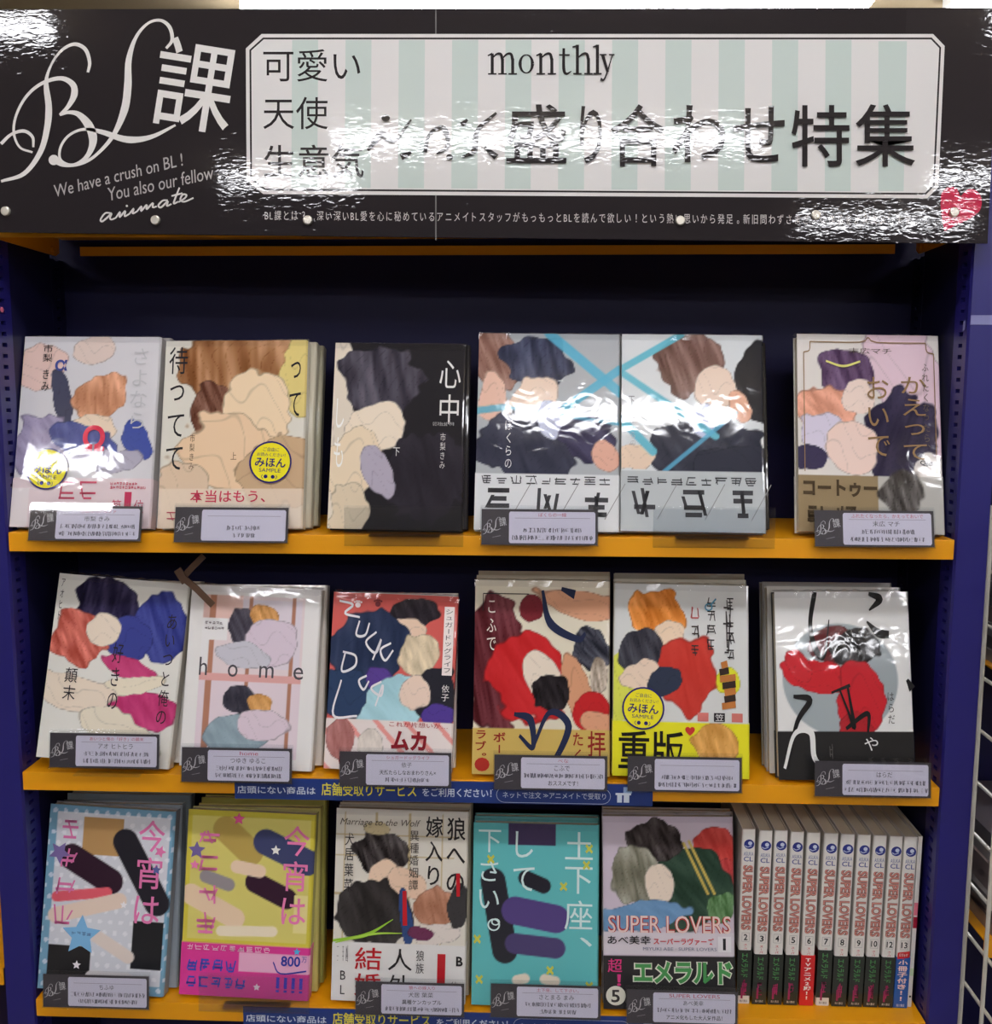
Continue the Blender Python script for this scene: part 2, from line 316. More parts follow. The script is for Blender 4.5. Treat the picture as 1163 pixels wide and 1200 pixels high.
    for l in ([(470, 325), (445, 325), (425, 352), (432, 360), (452, 345), (472, 326), (465, 345), (472, 352), (490, 345)], [(490, 345), (508, 320), (506, 342), (530, 316), (528, 338), (548, 328)], [(548, 328), (566, 306), (562, 326), (580, 318)], [(580, 318), (600, 296), (598, 316), (622, 290), (622, 308), (648, 282), (648, 300), (665, 296)],
              [(712, 270), (690, 272), (672, 292), (684, 300), (712, 274), (708, 294), (728, 286)], [(762, 216), (744, 262), (738, 284), (756, 276)], [(728, 252), (775, 240)], [(758, 278), (784, 262), (792, 248), (776, 246), (766, 268), (784, 276), (822, 260)]):
        k.stroke(Q(l), [1.8, 2.2, 1.8], A, 5)
    k.disc(148, 241, 1.3, A)
    k.build('slanted_lettering', e)
    h = [(1108, 270), (1104, 244), (1107, 224), (1118, 219), (1127, 229), (1138, 222), (1150, 228), (1151, 244), (1140, 257)]
    hp = []
    P3 = smooth_line([(1108, 270.5), (1104, 245), (1105, 226), (1113, 219), (1122, 220), (1127, 230)], 5).tolist()+smooth_line([(1127, 230), (1137, 221), (1148, 225), (1152, 238), (1144, 252), (1108, 270.5)], 5).tolist()[1:-1]
    k = Ink(ink_lam, -.00014, tf=loc); k.poly(P3, (196, 40, 76)); k.build('heart_print', e)
def logo(k, c, f=lambda p: p, s=1.):
    def st(l, w_): k.stroke([f(p) for p in l], [x*s for x in w_], c, 6)
    st([(102, 84), (104, 72), (99, 57), (87, 51), (74, 56), (63, 68), (55, 85), (53, 100), (56, 125), (54, 150), (46, 178), (27, 203), (0, 212)], [3, 4, 4.5, 4.5, 3.5, 3, 2.6, 4, 7, 8, 7, 6, 5, 3])
    st([(37, 178), (22, 172), (15, 155), (18, 134), (30, 112), (48, 97), (70, 91), (84, 98), (86, 110), (79, 124), (69, 134)], [2.5, 2.5, 3, 3, 3.5, 4, 5, 7, 8, 5, 3])
    st([(69, 134), (80, 131), (92, 134), (104, 148), (108, 166), (100, 184), (84, 193), (70, 187), (70, 172), (80, 158), (97, 151), (118, 154), (148, 163), (176, 160), (205, 146)], [3, 4, 6, 10, 10, 6, 4, 3.5, 3, 3, 3, 3.5, 6, 8, 5, 2.5])
    st([(0, 168), (12, 157), (27, 153), (37, 160), (38, 172)], [4, 3.5, 4, 3.5, 2.5])
    st([(62, 187), (75, 193), (95, 191), (113, 180), (132, 158), (145, 128), (149, 100), (150, 70), (158, 44), (172, 27), (187, 23), (198, 31), (201, 46), (194, 56)], [7, 4.5, 3.5, 3.5, 5, 9, 9, 7, 4, 3, 3.5, 4.5, 4, 3])
    k.disc(*f((62, 187)), 6*s, c)
sign()
for i, (px, py) in enumerate([(5, 247), (181, 257.5), (360, 257.5), (798, 258), (957.5, 251.5), (1120, 248)]):
    p = at(px, py, SY-.004); e = MB().cyl((0, 0, 0), (0, -.0022, 0), .0044, 20, .004); e.cyl((0, -.0022, 0), (0, -.0026, 0), .004, 20, .0033)
    o = e.build('round_magnet', mat('pin_metal', (214, 208, 196), .3, metal=.75), smooth=False); o.location = (p[0], SY-.0007, p[2])
    tag(o, ['leftmost silver round magnet at the left end of the black sign', 'silver magnet below the slanted handwriting on the sign', 'silver magnet over the start of the small print line', 'silver magnet over the middle of the small print line', 'silver magnet over the later part of the small print line, second from the right', 'silver magnet on the red heart of the sign'][i], 'magnet', 'silver magnets along the sign')
# ------------------------------------------------------------------ cover art: flat printed colour fields (abstract)
NX, NZ = 104, 148
def vnoise(x, y, seed):
    rs = np.random.RandomState(seed); g = rs.rand(64, 64); xi = np.floor(x).astype(int); yi = np.floor(y).astype(int); fx = x-xi; fy = y-yi
    fx = fx*fx*(3-2*fx); fy = fy*fy*(3-2*fy); G = lambda a, b: g[a % 64, b % 64]
    return (G(xi, yi)*(1-fx)+G(xi+1, yi)*fx)*(1-fy)+(G(xi, yi+1)*(1-fx)+G(xi+1, yi+1)*fx)*fy
class Art:
    def __init__(s, bg):
        s.X, s.Y = np.meshgrid(np.linspace(0, 1, NX), np.linspace(0, 1, NZ)); s.c = np.ones((NZ, NX, 3))*np.array(bg, float); s.n = 0
    def mix(s, a, rgb): s.c = s.c*(1-a[..., None])+np.array(rgb, float)*a[..., None]; return s
    def blob(s, cx, cy, rx, ry, rgb, rot=0, warp=.35, streak=0., soft=.05, alpha=1., lo=None):
        s.n += 1; x = s.X-cx; y = (s.Y-cy)*1.42; ry = ry*1.42; c, n = math.cos(R(rot)), math.sin(R(rot)); u = (x*c+y*n)/rx; v = (-x*n+y*c)/ry
        d = np.sqrt(u*u+v*v)+warp*(vnoise(s.X*7+s.n, s.Y*10, s.n*3+1)-.5)+warp*.5*(vnoise(s.X*18, s.Y*26+s.n, s.n*5+2)-.5)
        a = np.clip((1-d)/soft+.5, 0, 1)*alpha; col = np.array(rgb, float)
        edge = np.clip(1-np.abs(d-.985)/.03, 0, 1)*.55*(alpha > .9)*(warp > 0)
        if streak:
            u2 = u+.25*np.sin(v*3+s.n); fine = np.clip(1-np.abs(np.sin(u2*17+3*vnoise(u*3+30, v*2+30, s.n)))*7, 0, 1)*.5
            q = vnoise(u*4+40+v*1.5, v*1.2+20, s.n+9)+.6*vnoise(u*13+50+v*3, v*2+9, s.n+19)-.8
            col = np.clip(np.ones_like(s.c)*col+((q*150-fine*110)*streak)[..., None], 0, 255); s.c = s.c*(1-a[..., None])+col*a[..., None]; return s.mix(edge, col.mean((0, 1))*.5)
        fold = np.clip(1-np.abs((u*.8+v*1.1+.5*np.sin(u*4+s.n)+.3*vnoise(u*3+9, v*3+9, s.n))%1.1-.5)/.05, 0, 1)*(warp > 0)*.3
        s.mix(a, rgb); s.mix(a*fold, np.array(rgb)*.6); return s.mix(edge, np.array(rgb)*.5)
    def rect(s, x0, y0, x1, y1, rgb, alpha=1.): return s.mix(((s.X >= x0) & (s.X <= x1) & (s.Y >= y0) & (s.Y <= y1))*alpha, rgb)
    def line(s, p, q, w_, rgb, alpha=1.):
        a = 1.42; px, py = p[0], p[1]*a; dx, dy = q[0]-p[0], (q[1]-p[1])*a; L = dx*dx+dy*dy
        t = np.clip(((s.X-px)*dx+(s.Y*a-py)*dy)/L, 0, 1); d = np.hypot(s.X-px-t*dx, s.Y*a-py-t*dy); return s.mix(np.clip((w_/2-d)/.008+.5, 0, 1)*alpha, rgb)
    def dots(s, rgb, n=9, r=.2, alpha=.8):
        u = (s.X*n+(np.floor(s.Y*n*1.42) % 2)*.5) % 1-.5; v = (s.Y*n*1.42) % 1-.5; return s.mix((np.hypot(u, v) < r)*alpha, rgb)
# ------------------------------------------------------------------ books
def shell(name, wd, h, t, r, c, rows, e, y_off=0., side=None, mtl=PRINT, out=0.):
    """printed paper shell: front sheet, rounded corner into the spine on the right, back sheet. c = colours (rows, NX)"""
    x = np.linspace(-wd/2-out, wd/2+out, NX); z = np.linspace(rows[0]*h, rows[1]*h, c.shape[0]); X_, Z_ = np.meshgrid(x, z)
    dx = np.clip(X_-(wd/2+out-r), 0, r); Y_ = r-np.sqrt(np.maximum(r*r-dx*dx, 0))+y_off
    V = np.stack([X_, Y_, Z_], -1).reshape(-1, 3); nz, nx = c.shape[:2]; i = np.arange(nz*nx).reshape(nz, nx)
    F = np.stack([i[:-1, :-1], i[:-1, 1:], i[1:, 1:], i[1:, :-1]], -1).reshape(-1, 4).tolist()
    C = np.concatenate([lin(np.clip(c, 0, 255)).reshape(-1, 3), np.ones((nz*nx, 1))], 1)
    n = len(V); k = .0007; a, b = rows[0]*h, rows[1]*h; xr = wd/2+out; xl = -wd/2-out; sc = lin(side if side is not None else np.clip(c[:, -1].mean(0), 0, 255)); ex = []; ef = []
    def bx(x0, x1, y0, y1):
        q = n+len(ex); ex.extend([(X, Y, Zz) for Zz in (a, b) for Y in (y0, y1) for X in (x0, x1)]); ef.extend([tuple(q+j for j in f) for f in ((0, 2, 3, 1), (4, 5, 7, 6), (0, 1, 5, 4), (2, 6, 7, 3), (0, 4, 6, 2), (1, 3, 7, 5))])
    bx(xl, xr-r, y_off+.00012, k+y_off); bx(xr-k, xr, r+y_off*.3, t-y_off); bx(xl, xr-k, t-k-y_off, t-y_off)
    V = np.vstack([V, np.array(ex)]); C = np.vstack([C, np.tile(np.append(sc, 1), (len(ex), 1))])
    me = bpy.data.meshes.new(name); me.from_pydata(V.tolist(), [], F+ef); at_ = me.color_attributes.new('Col', 'FLOAT_COLOR', 'POINT'); at_.data.foreach_set('color', C.ravel().astype(np.float32)); me.materials.append(mtl)
    o = bpy.data.objects.new(name, me); COL.objects.link(o); o.parent = e; return o
def mtx(cx, z, Y, lean, roll, w_, h, t):
    l, ro = R(lean), R(roll); M = Matrix.Rotation(-l, 4, 'X') @ Matrix.Rotation(-ro, 4, 'Y')
    low = min((M @ Vector((sx*w_/2, yy, 0)))[2] for sx in (-1, 1) for yy in (0, t))
    cen = M @ Vector((0, 0, h/2))
    return Matrix.Translation((cx-cen[0], Y, z-low+.0004)) @ M
ROWY = .004; LEAN = [15, 13, 10]
def book(row, cx, w_, h, roll, label, art, band=0., ink=None, t=.0145, behind=(), side=None, Y=ROWY, what='', lean=None, sticker=None, group=None, film=True, bandcol=None):
    lean = LEAN[row] if lean is None else lean; cx = .0604+(cx-.0604)*.983; w_ *= .983; h *= .986
    e = tag(empty('comic_book', mtx=mtx(cx, ZT[row], Y, lean, roll, w_, h, t)), label, 'book', 'wrapped comics standing face out on the shelves')
    c = art.c; nb = int(round(band*(NZ-1)))
    shell('cover', w_, h, t, .0022, c if not nb else c[nb-1:], (0, 1) if not nb else ((nb-1)/(NZ-1), 1), e, side=side)
    if nb:
        shell('cover_lower', w_, h, t, .0022, c[:2]*0+235, (0, (nb-1)/(NZ-1)-.0005), e, side=side)
        shell('paper_band', w_, h, t, .0022, c[:nb+1], (0, nb/(NZ-1)), e, y_off=-.0005, side=bandcol if bandcol is not None else c[:nb, -6:].mean((0, 1)), out=.0005)
    MB().box(-w_/2+.0012, w_/2-.0012, .0009, t-.0009, .0015, h-.0015).build('page_block', PAGES, e)
    if ink:
        k = Ink(ink_wrap, -.0008 if nb else -.0003, .00002, tf=lambda x, y: ((x-.5)*w_, y*h)); ink(k); k.build('cover_lettering', e)
    if sticker:
        sx, sz = (sticker[0]-.5)*w_, sticker[1]*h; q = empty('sample_sticker'); q.parent = e; q.location = (sx, -.0013, sz); q['label'] = 'round yellow sticker with a navy rim'; q.rotation_euler = (0, R(3), 0)
        MB().cyl((0, .0002, 0), (0, -.0002, 0), .0205, 36).build('sticker_disc', ink_wrap((240, 228, 40)), q)
        k = Ink(ink_wrap, -.0003, .00002); N = (40, 34, 108); k.ring(0, 0, .0207, .0017, N)
        k.text('ご自由に', -.008, .0105, .0075, .0145, N); k.text('お読みください！', -.0135, .0055, .014, .0092, N); k.text('みほん', -.015, -.005, .015, .0042, N, bold=.02); k.text('SAMPLE', -.0105, -.0098, .0105, -.0062, N)
        k.disc(-.0035, -.0142, .0019, N); k.disc(.0035, -.0142, .0019, N); k.stroke([(-.0065, -.0125), (-.0075, -.0145), (-.006, -.0165)], [.0006]*2, N, 3); k.stroke([(.0065, -.0125), (.0075, -.0145), (.006, -.0165)], [.0006]*2, N, 3)
        k.build('sticker_print', q)
    if film:   # crimped top flap of the plastic wrap
        n = 26; rn = random.Random(int(cx*9999)); v = []; f = []
        for i in range(n+1):
            xx = -w_/2-.001+(w_+.002)*i/n; j = rn.uniform(-.0008, .0008)
            v += [(xx, -.0010, h-.006+j*.3), (xx, -.0010+j*.4, h+.0006), (xx, t*.35+j, h+.0022+j), (xx, t+.0005, h+.0009)]
        for i in range(n):
            for q in range(3): f.append((4*i+q, 4*i+4+q, 4*i+5+q, 4*i+1+q))
        mesh_obj('plastic_wrap', v, f, FILM, e)
    lean_ = R(lean); y = Y; tt = t
    for i, b in enumerate(behind):
        dx, dw, dh, col, tb, rb = (tuple(b)+(.0135, 0))[:6] if len(b) == 4 else b
        y += (tt+.0012)/math.cos(lean_)+(.0008 if i == 0 else .0003)+ (abs(roll-rb)>3)*.001; w2, h2 = w_+dw, h+dh
        q = tag(empty('comic_book', mtx=mtx(cx+dx, ZT[row], y, lean, rb, w2, h2, tb)), ('book directly behind the ' if i == 0 else 'book third in the stack of the ' if i == 1 else 'rearmost book in the stack of the ')+what, 'book', 'comics stacked behind the front books')
        cc = np.ones((2, NX, 3))*np.array(col, float)
        shell('cover', w2, h2, tb, .0022, cc, (0, 1), q, side=col); MB().box(-w2/2+.0012, w2/2-.0012, .0009, tb-.0009, .0015, h2-.0015).build('page_block', PAGES, q); tt = tb
WHT = (228, 226, 222); K = (40, 38, 42)
SK = (236, 214, 190)
# --- top row
a = Art((214, 212, 216)); a.blob(.12, .83, .2, .12, (232, 200, 190), 40).blob(.52, .93, .16, .08, (226, 206, 196)).blob(.30, .68, .07, .14, (70, 72, 96), 15, .3).blob(.16, .44, .22, .15, (160, 150, 182), 20, .5, .25).blob(.58, .67, .2, .14, (218, 158, 124), -10, .5, .4).blob(.55, .5, .18, .1, SK, 10, .4).blob(.50, .44, .26, .08, (74, 84, 150), -18, .5, .2).blob(.86, .46, .1, .11, (62, 80, 160), 30, .5).blob(.6, .35, .3, .07, (176, 172, 190), 0, .6)
a.rect(0, 0, 1, .255, (226, 208, 212)); a.rect(.0, .0, .12, .2, (232, 228, 228), .6)
def ik(k):
    k.vtext('市梨', .145, .86, .215, .96, K); k.vtext('きみ', .15, .7, .205, .83, K); k.text('α', .24, .815, .33, .875, (70, 80, 150), bold=.02)
    k.text('Ω', .48, .395, .64, .53, (222, 56, 84), bold=.03); k.vtext('さよなら', .8, .5, .93, .95, (196, 196, 200)); k.text('第', .72, .075, .79, .145, (196, 60, 96)); k.text('1', .81, .08, .86, .185, (196, 60, 96), bold=.03); k.text('位', .88, .075, .95, .145, (196, 60, 96))
    k.marks(.32, .14, .62, .245, 2, (206, 84, 110), .1, 5); k.marks(.7, .2, .96, .215, 12, (210, 90, 110), .2, 6); k.marks(.7, .22, .9, .235, 9, (210, 90, 110), .2, 7)
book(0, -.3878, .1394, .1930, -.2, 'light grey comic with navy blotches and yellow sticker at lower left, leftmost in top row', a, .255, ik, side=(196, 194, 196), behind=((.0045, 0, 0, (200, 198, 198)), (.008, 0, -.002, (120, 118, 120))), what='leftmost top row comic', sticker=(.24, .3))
a = Art((222, 218, 206)); a.blob(.55, .86, .42, .22, (160, 112, 74), -15, .4, .5).blob(.36, .62, .16, .16, (112, 72, 56), 10, .4, .4).blob(.95, .82, .12, .2, (226, 206, 130), 0, .4).blob(.68, .62, .24, .2, (240, 214, 178), 10, .3).blob(.48, .40, .34, .22, (236, 204, 168), -20, .4).blob(.8, .3, .3, .18, (202, 170, 134), 0, .5).blob(.14, .18, .2, .2, (222, 196, 168), 0, .5)
a.rect(0, 0, 1, .21, (232, 214, 194), .8)
def ik(k):
    k.vtext('待ってて', .03, .28, .16, .98, K); k.vtext('って', .88, .56, .97, .93, K); k.text('上', .49, .36, .53, .40, (120, 90, 70)); k.vtext('市梨きみ', .2, .30, .235, .5, (120, 96, 80)); k.text('本当はもう、', .22, .135, .74, .2, (206, 66, 92), bold=.01); k.marks(.05, .03, .9, .09, 9, (206, 90, 110), .1, 8)
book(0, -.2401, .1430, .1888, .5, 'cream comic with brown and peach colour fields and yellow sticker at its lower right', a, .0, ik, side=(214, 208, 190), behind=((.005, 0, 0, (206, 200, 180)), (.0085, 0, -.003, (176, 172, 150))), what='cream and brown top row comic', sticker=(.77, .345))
a = Art((30, 28, 34)); a.blob(.02, .5, .16, .6, (226, 214, 196), 0, .3).blob(.36, .80, .32, .2, (66, 62, 74), -10, .5, .35).blob(.34, .55, .22, .13, (238, 222, 200), 10, .4).blob(.18, .34, .2, .2, (234, 214, 184), 0, .4).blob(.7, .3, .34, .24, (42, 38, 48), 0, .5, .1).blob(.37, .3, .1, .16, (176, 168, 184), 25, .4).blob(.15, .1, .14, .16, (222, 204, 176), 0, .4)
def ik(k):
    k.vtext('心中', .8, .55, .96, .93, (232, 230, 228)); k.vtext('市梨きみ', .82, .32, .86, .52, (210, 208, 206)); k.text('下', .47, .39, .52, .435, WHT); k.vtext('しも', .02, .3, .1, .72, (246, 244, 240)); k.marks(.76, .555, .92, .575, 10, (150, 150, 150), .2, 3)
book(0, -.0765, .1313, .1857, -.65, 'black comic with white vertical title and cream shapes, behind the empty clear holder', a, 0, ik, side=(30, 28, 34), behind=((.003, .001, 0, (46, 44, 48)),), what='black top row comic')
def marksband(k, seed, g=(70, 70, 74)):
    k.marks(.03, .23, .95, .275, 9, g, .13, seed)
    for i, x in enumerate((.06, .40, .74)): k.marks(x, .07, x+.21, .215, 1, g, .16, seed+i+1)
    for x in (.25, .58, .9): k.stroke([(x, .06), (x+.14, .24)], [.005, .005], (150, 150, 150), 2)
a = Art((176, 180, 184)); a.blob(.12, .86, .18, .16, (142, 104, 92), 10, .4, .35).blob(.42, .86, .24, .14, (52, 58, 84), -12, .5, .35).blob(.38, .66, .18, .1, (240, 214, 194), 20, .4).blob(.1, .66, .1, .12, (232, 190, 170), 0, .4).blob(.35, .42, .38, .17, (60, 62, 80), 0, .4, .15).blob(.76, .48, .18, .15, (58, 54, 84), 30, .4, .2).blob(.9, .38, .1, .1, (228, 176, 156), 30, .5).blob(.52, .55, .08, .1, (200, 206, 230), 10, .4)
a.line((.5, 1), (1, .70), .07, (88, 178, 208), .9).line((1, .82), (.62, .62), .06, (88, 178, 208), .9).line((0, .60), (.2, .62), .05, (80, 170, 200), .8).line((.2, .62), (1, .54), .025, (80, 170, 200), .8)
a.rect(0, 0, 1, .285, (222, 224, 226))
book(0, .0709, .1394, .1958, -.57, 'grey comic crossed by blue ribbons above a plain white band, fourth in the top row', a, .285, lambda k: (marksband(k, 20), k.text('上', .885, .56, .94, .60, (232, 232, 232)), k.vtext('ぼくらの', .2, .3, .25, .56, (222, 222, 226))), side=(176, 178, 180), behind=((.002, .002, .001, (200, 200, 202)),), what='grey ribboned top row comic')
a = Art((218, 222, 224)); a.blob(.52, .87, .24, .18, (124, 92, 84), 5, .45, .4).blob(.66, .72, .15, .12, (238, 214, 196), 0, .4).blob(.98, .76, .17, .2, (36, 36, 42), 0, .2).blob(.58, .42, .38, .15, (56, 58, 72), 5, .35, .15).blob(.8, .34, .3, .1, (50, 52, 66), 0, .35).blob(.58, .57, .1, .09, (196, 204, 232), 0, .5).blob(.84, .62, .07, .09, (232, 178, 150), 20, .4).blob(.1, .37, .14, .06, (236, 210, 186), 0, .6)
a.line((0, .82), (.42, 1), .05, (100, 186, 206), .95).line((0, .80), (.66, .48), .05, (100, 186, 206), .95).line((0, .56), (.22, .4), .06, (100, 186, 206), .95).line((.3, .3), (.8, .6), .03, (92, 176, 210), .8)
a.rect(0, 0, 1, .30, (190, 196, 198))
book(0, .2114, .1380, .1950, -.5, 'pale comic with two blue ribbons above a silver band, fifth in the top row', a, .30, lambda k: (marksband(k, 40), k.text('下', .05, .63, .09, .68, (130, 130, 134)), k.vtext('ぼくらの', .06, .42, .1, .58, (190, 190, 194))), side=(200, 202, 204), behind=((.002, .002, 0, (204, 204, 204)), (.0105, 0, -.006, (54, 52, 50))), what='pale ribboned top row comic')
a = Art((224, 218, 212)); a.blob(.75, .8, .25, .4, (228, 200, 212), 20, .3).blob(.34, .80, .2, .12, (92, 68, 100), -5, .4, .35).blob(.2, .62, .2, .13, (230, 164, 138), 20, .4, .3).blob(.42, .68, .12, .08, (240, 218, 206), 0, .4).blob(.7, .5, .26, .22, (52, 46, 74), -30, .4, .2).blob(.22, .48, .2, .1, (216, 208, 226), -15, .5).blob(.38, .42, .2, .12, (240, 212, 200), -10, .4).blob(.08, .37, .12, .06, (60, 54, 84), 0, .5)
a.rect(0, 0, 1, .285, (150, 130, 98)); a.rect(.55, 0, 1, .285, (186, 184, 178)); a.blob(.72, .2, .14, .12, (90, 86, 84), 0, .6, .5, soft=.2)
def ik(k):
    B = (150, 120, 84)
    for q in (((.09, .96), (.44, .96), (.5, .985), (.56, .96), (.9, .96)), ((.9, .96), (.91, .915), (.955, .905)), ((.955, .905), (.955, .3)), ((.045, .905), (.045, .3)), ((.045, .905), (.085, .915), (.09, .96))): k.stroke(q, [.006, .006], B, 3)
    k.vtext('かえって', .72, .35, .9, .80, B); k.vtext('おいで', .48, .36, .64, .80, B); k.vtext('ふれたくなったら、', .87, .40, .915, .86, (96, 86, 78)); k.text('末広マチ', .36, .90, .66, .93, (96, 86, 78)); k.text('Qpa', .84, .335, .93, .365, (60, 56, 60), bold=.02)
    k.text('コートゥー', .03, .175, .54, .26, (74, 60, 42), bold=.04); k.marks(.05, .05, .4, .13, 4, (74, 60, 42), .2, 60); k.stroke([(.2, .86), (.32, .835), (.44, .86)], [.01, .012, .01], (222, 214, 128))
book(0, .3810, .1372, .1945, -.9, 'cream comic with thin brown frame and kraft paper band, rightmost of the top row', a, .285, ik, side=(214, 210, 204), behind=((.0062, -.001, .0, (200, 196, 190)),), what='rightmost top row comic')
# --- middle row
a = Art((232, 230, 222)); a.blob(.42, .88, .26, .13, (40, 34, 66), -25, .4, .35).blob(.82, .74, .2, .2, (58, 66, 140), 10, .4, .2).blob(.6, .66, .16, .12, (62, 70, 146), 40, .4).blob(.2, .66, .22, .14, (206, 106, 92), 10, .4, .5).blob(.4, .72, .14, .1, (242, 226, 206), 20, .4).blob(.62, .52, .22, .06, (200, 70, 122), -15, .4, .1).blob(.78, .31, .28, .10, (196, 62, 118), -8, .4, .15).blob(.6, .42, .34, .05, (240, 230, 206), 12, .5).blob(.25, .36, .3, .1, (240, 224, 204), -10, .4).blob(.6, .16, .36, .1, (238, 228, 206), -25, .4)
def ik(k):
    G = (50, 44, 50)
    k.vtext('あいつと俺の', .86, .22, .94, .84, G); k.vtext('好きの', .48, .27, .56, .66, G); k.vtext('顛末', .14, .31, .235, .5, G); k.vtext('アオヒト', .025, .74, .055, .98, G)
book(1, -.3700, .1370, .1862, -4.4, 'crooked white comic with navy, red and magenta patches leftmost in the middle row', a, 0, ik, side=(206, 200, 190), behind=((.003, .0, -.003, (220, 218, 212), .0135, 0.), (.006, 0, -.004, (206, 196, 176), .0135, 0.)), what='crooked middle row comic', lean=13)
a = Art((236, 234, 232)); a.rect(.1, .06, .88, .95, (232, 216, 218)); a.rect(.1, .06, .88, .5, (230, 214, 222)); a.rect(.4, .55, .86, .93, (222, 216, 232), .5).rect(.1, .82, .4, .95, (226, 176, 158), .6)
for x, s in ((.15, .05), (.45, .03), (.78, .03)): a.rect(x, .06, x+s, .95, (176, 118, 92), .9)
a.rect(.1, .47, .88, .515, (226, 170, 166)); a.blob(.42, .78, .11, .1, (74, 70, 82), 10, .4, .2).blob(.57, .84, .11, .07, (214, 156, 92), 0, .4, .3).blob(.64, .68, .19, .13, (222, 206, 220), 20, .4).blob(.42, .62, .2, .07, (206, 204, 214), -10, .4).blob(.42, .38, .12, .09, (66, 64, 76), 0, .4, .2).blob(.58, .36, .1, .06, (216, 160, 96), 0, .4, .2).blob(.42, .18, .28, .1, (150, 170, 180), 5, .4, .15).blob(.62, .24, .18, .09, (226, 208, 220), 0, .4)
a.rect(.1, .7, .3, .82, (238, 236, 236)); a.rect(.1, .52, .16, .7, (238, 236, 236))
def ik(k):
    for ch, x, w_, z0, z1 in (('h', .1, .06, .5, .6), ('o', .32, .075, .497, .565), ('m', .56, .11, .5, .565), ('e', .82, .075, .497, .565)): k.text(ch, x, z0, x+w_, z1, (84, 80, 86))
    k.marks(.12, .785, .26, .8, 5, (140, 130, 134), .2, 11); k.marks(.12, .755, .27, .77, 6, (140, 130, 134), .2, 12)
book(1, -.2281, .1345, .1813, -1.8, 'white comic lettered home over pale pink panels with brown window bars', a, 0, ik, side=(214, 208, 200), behind=((.0045, 0, .0015, (220, 214, 206)),), what='white comic lettered home')
a = Art((216, 98, 92)); a.blob(.66, .90, .2, .1, (44, 38, 46), 0, .4, .2).blob(.58, .78, .18, .09, (238, 208, 184), 10, .4).blob(.3, .68, .3, .22, (44, 56, 86), -15, .35, .15).blob(.72, .66, .17, .11, (226, 208, 176), 0, .4, .3).blob(.38, .48, .16, .1, (92, 66, 148), 20, .4).blob(.55, .40, .3, .14, (172, 216, 226), 20, .4, .1).blob(.12, .42, .18, .16, (46, 66, 100), 0, .4).blob(.84, .44, .18, .16, (40, 40, 50), -20, .4).blob(.7, .44, .12, .1, (240, 214, 196), 0, .5).blob(.9, .32, .14, .06, (84, 62, 150), 0, .4)
a.rect(0, 0, 1, .285, (238, 226, 222))
for i in range(7): a.mix(((np.abs(((a.X+a.Y*1.42*.9)-i*.24) % 99) < .05) & (a.Y < .285))*.9, (236, 150, 144))
a.blob(.12, .17, .11, .11, (180, 120, 116), 0, .4, .2).blob(.36, .15, .12, .09, (226, 216, 206), 0, .4, .2)
def ik(k):
    W = (238, 236, 240)
    for q in (((.22, .84), (.2, .76), (.27, .76), (.3, .83)), ((.36, .78), (.28, .72), (.36, .66), (.4, .74), (.34, .62)), ((.48, .72), (.4, .68), (.44, .62), (.5, .68)), ((.12, .66), (.1, .55), (.2, .58), (.2, .64), (.1, .66)), ((.3, .53), (.24, .5), (.28, .45), (.32, .5)), ((.42, .5), (.34, .46), (.42, .42), (.43, .48), (.38, .36)), ((.1, .5), (.05, .3), (.24, .3)), ((.05, .95), (.16, .93), (.1, .88), (.22, .86))): k.stroke(q, [.012, .016, .012], W, 6)
    for x, z in ((.2, .93), (.36, .94), (.93, .72), (.93, .6)):
        k.disc(x, z, .022, (120, 50, 56) if x > .3 else (244, 226, 226), .016, 12)
        for q in (-.026, -.009, .009, .026): k.disc(x+q, z+.024-abs(q)*.3, .009, (120, 50, 56) if x > .3 else (244, 226, 226), .006, 10)
    k.rect(.895, .55, .975, .94, (248, 236, 232)); k.vtext('シュガードッグライフ', .905, .56, .965, .93, (52, 44, 52)); k.vtext('依子', .90, .40, .96, .5, (240, 236, 236)); k.text('これが片想いか…', .5, .25, .96, .28, (176, 56, 62)); k.text('ムカ', .52, .12, .8, .23, (140, 30, 42), bold=.04); k.marks(.1, .03, .95, .1, 7, (150, 40, 52), .2, 31)
book(1, -.0846, .1275, .1760, -1.7, 'coral red comic with navy patch, white squiggles and paw prints', a, .285, ik, side=(206, 100, 96), behind=((.0, .001, 0, (210, 204, 198)),), what='coral red middle row comic')
a = Art((226, 218, 196)); a.blob(.16, .55, .22, .36, (92, 32, 40), 5, .35, .35).blob(.4, .5, .3, .24, (198, 36, 40), 20, .4, .1).blob(.8, .88, .34, .07, (222, 164, 130), -12, .3).blob(.78, .4, .1, .22, (214, 156, 120), 15, .3).blob(.42, .85, .1, .08, (120, 36, 46), 0, .5).blob(.5, .52, .14, .12, (236, 222, 204), 25, .4).blob(.58, .42, .13, .09, (34, 28, 32), 0, .4, .2).blob(.86, .66, .14, .12, (56, 58, 70), 30, .5, .5).blob(.92, .52, .08, .1, (190, 176, 160), 0, .5, .6).blob(.88, .32, .14, .1, (196, 36, 40), 0, .4).blob(.92, .26, .14, .06, (220, 160, 126), -20, .4)
a.rect(0, 0, 1, .235, (206, 176, 96))
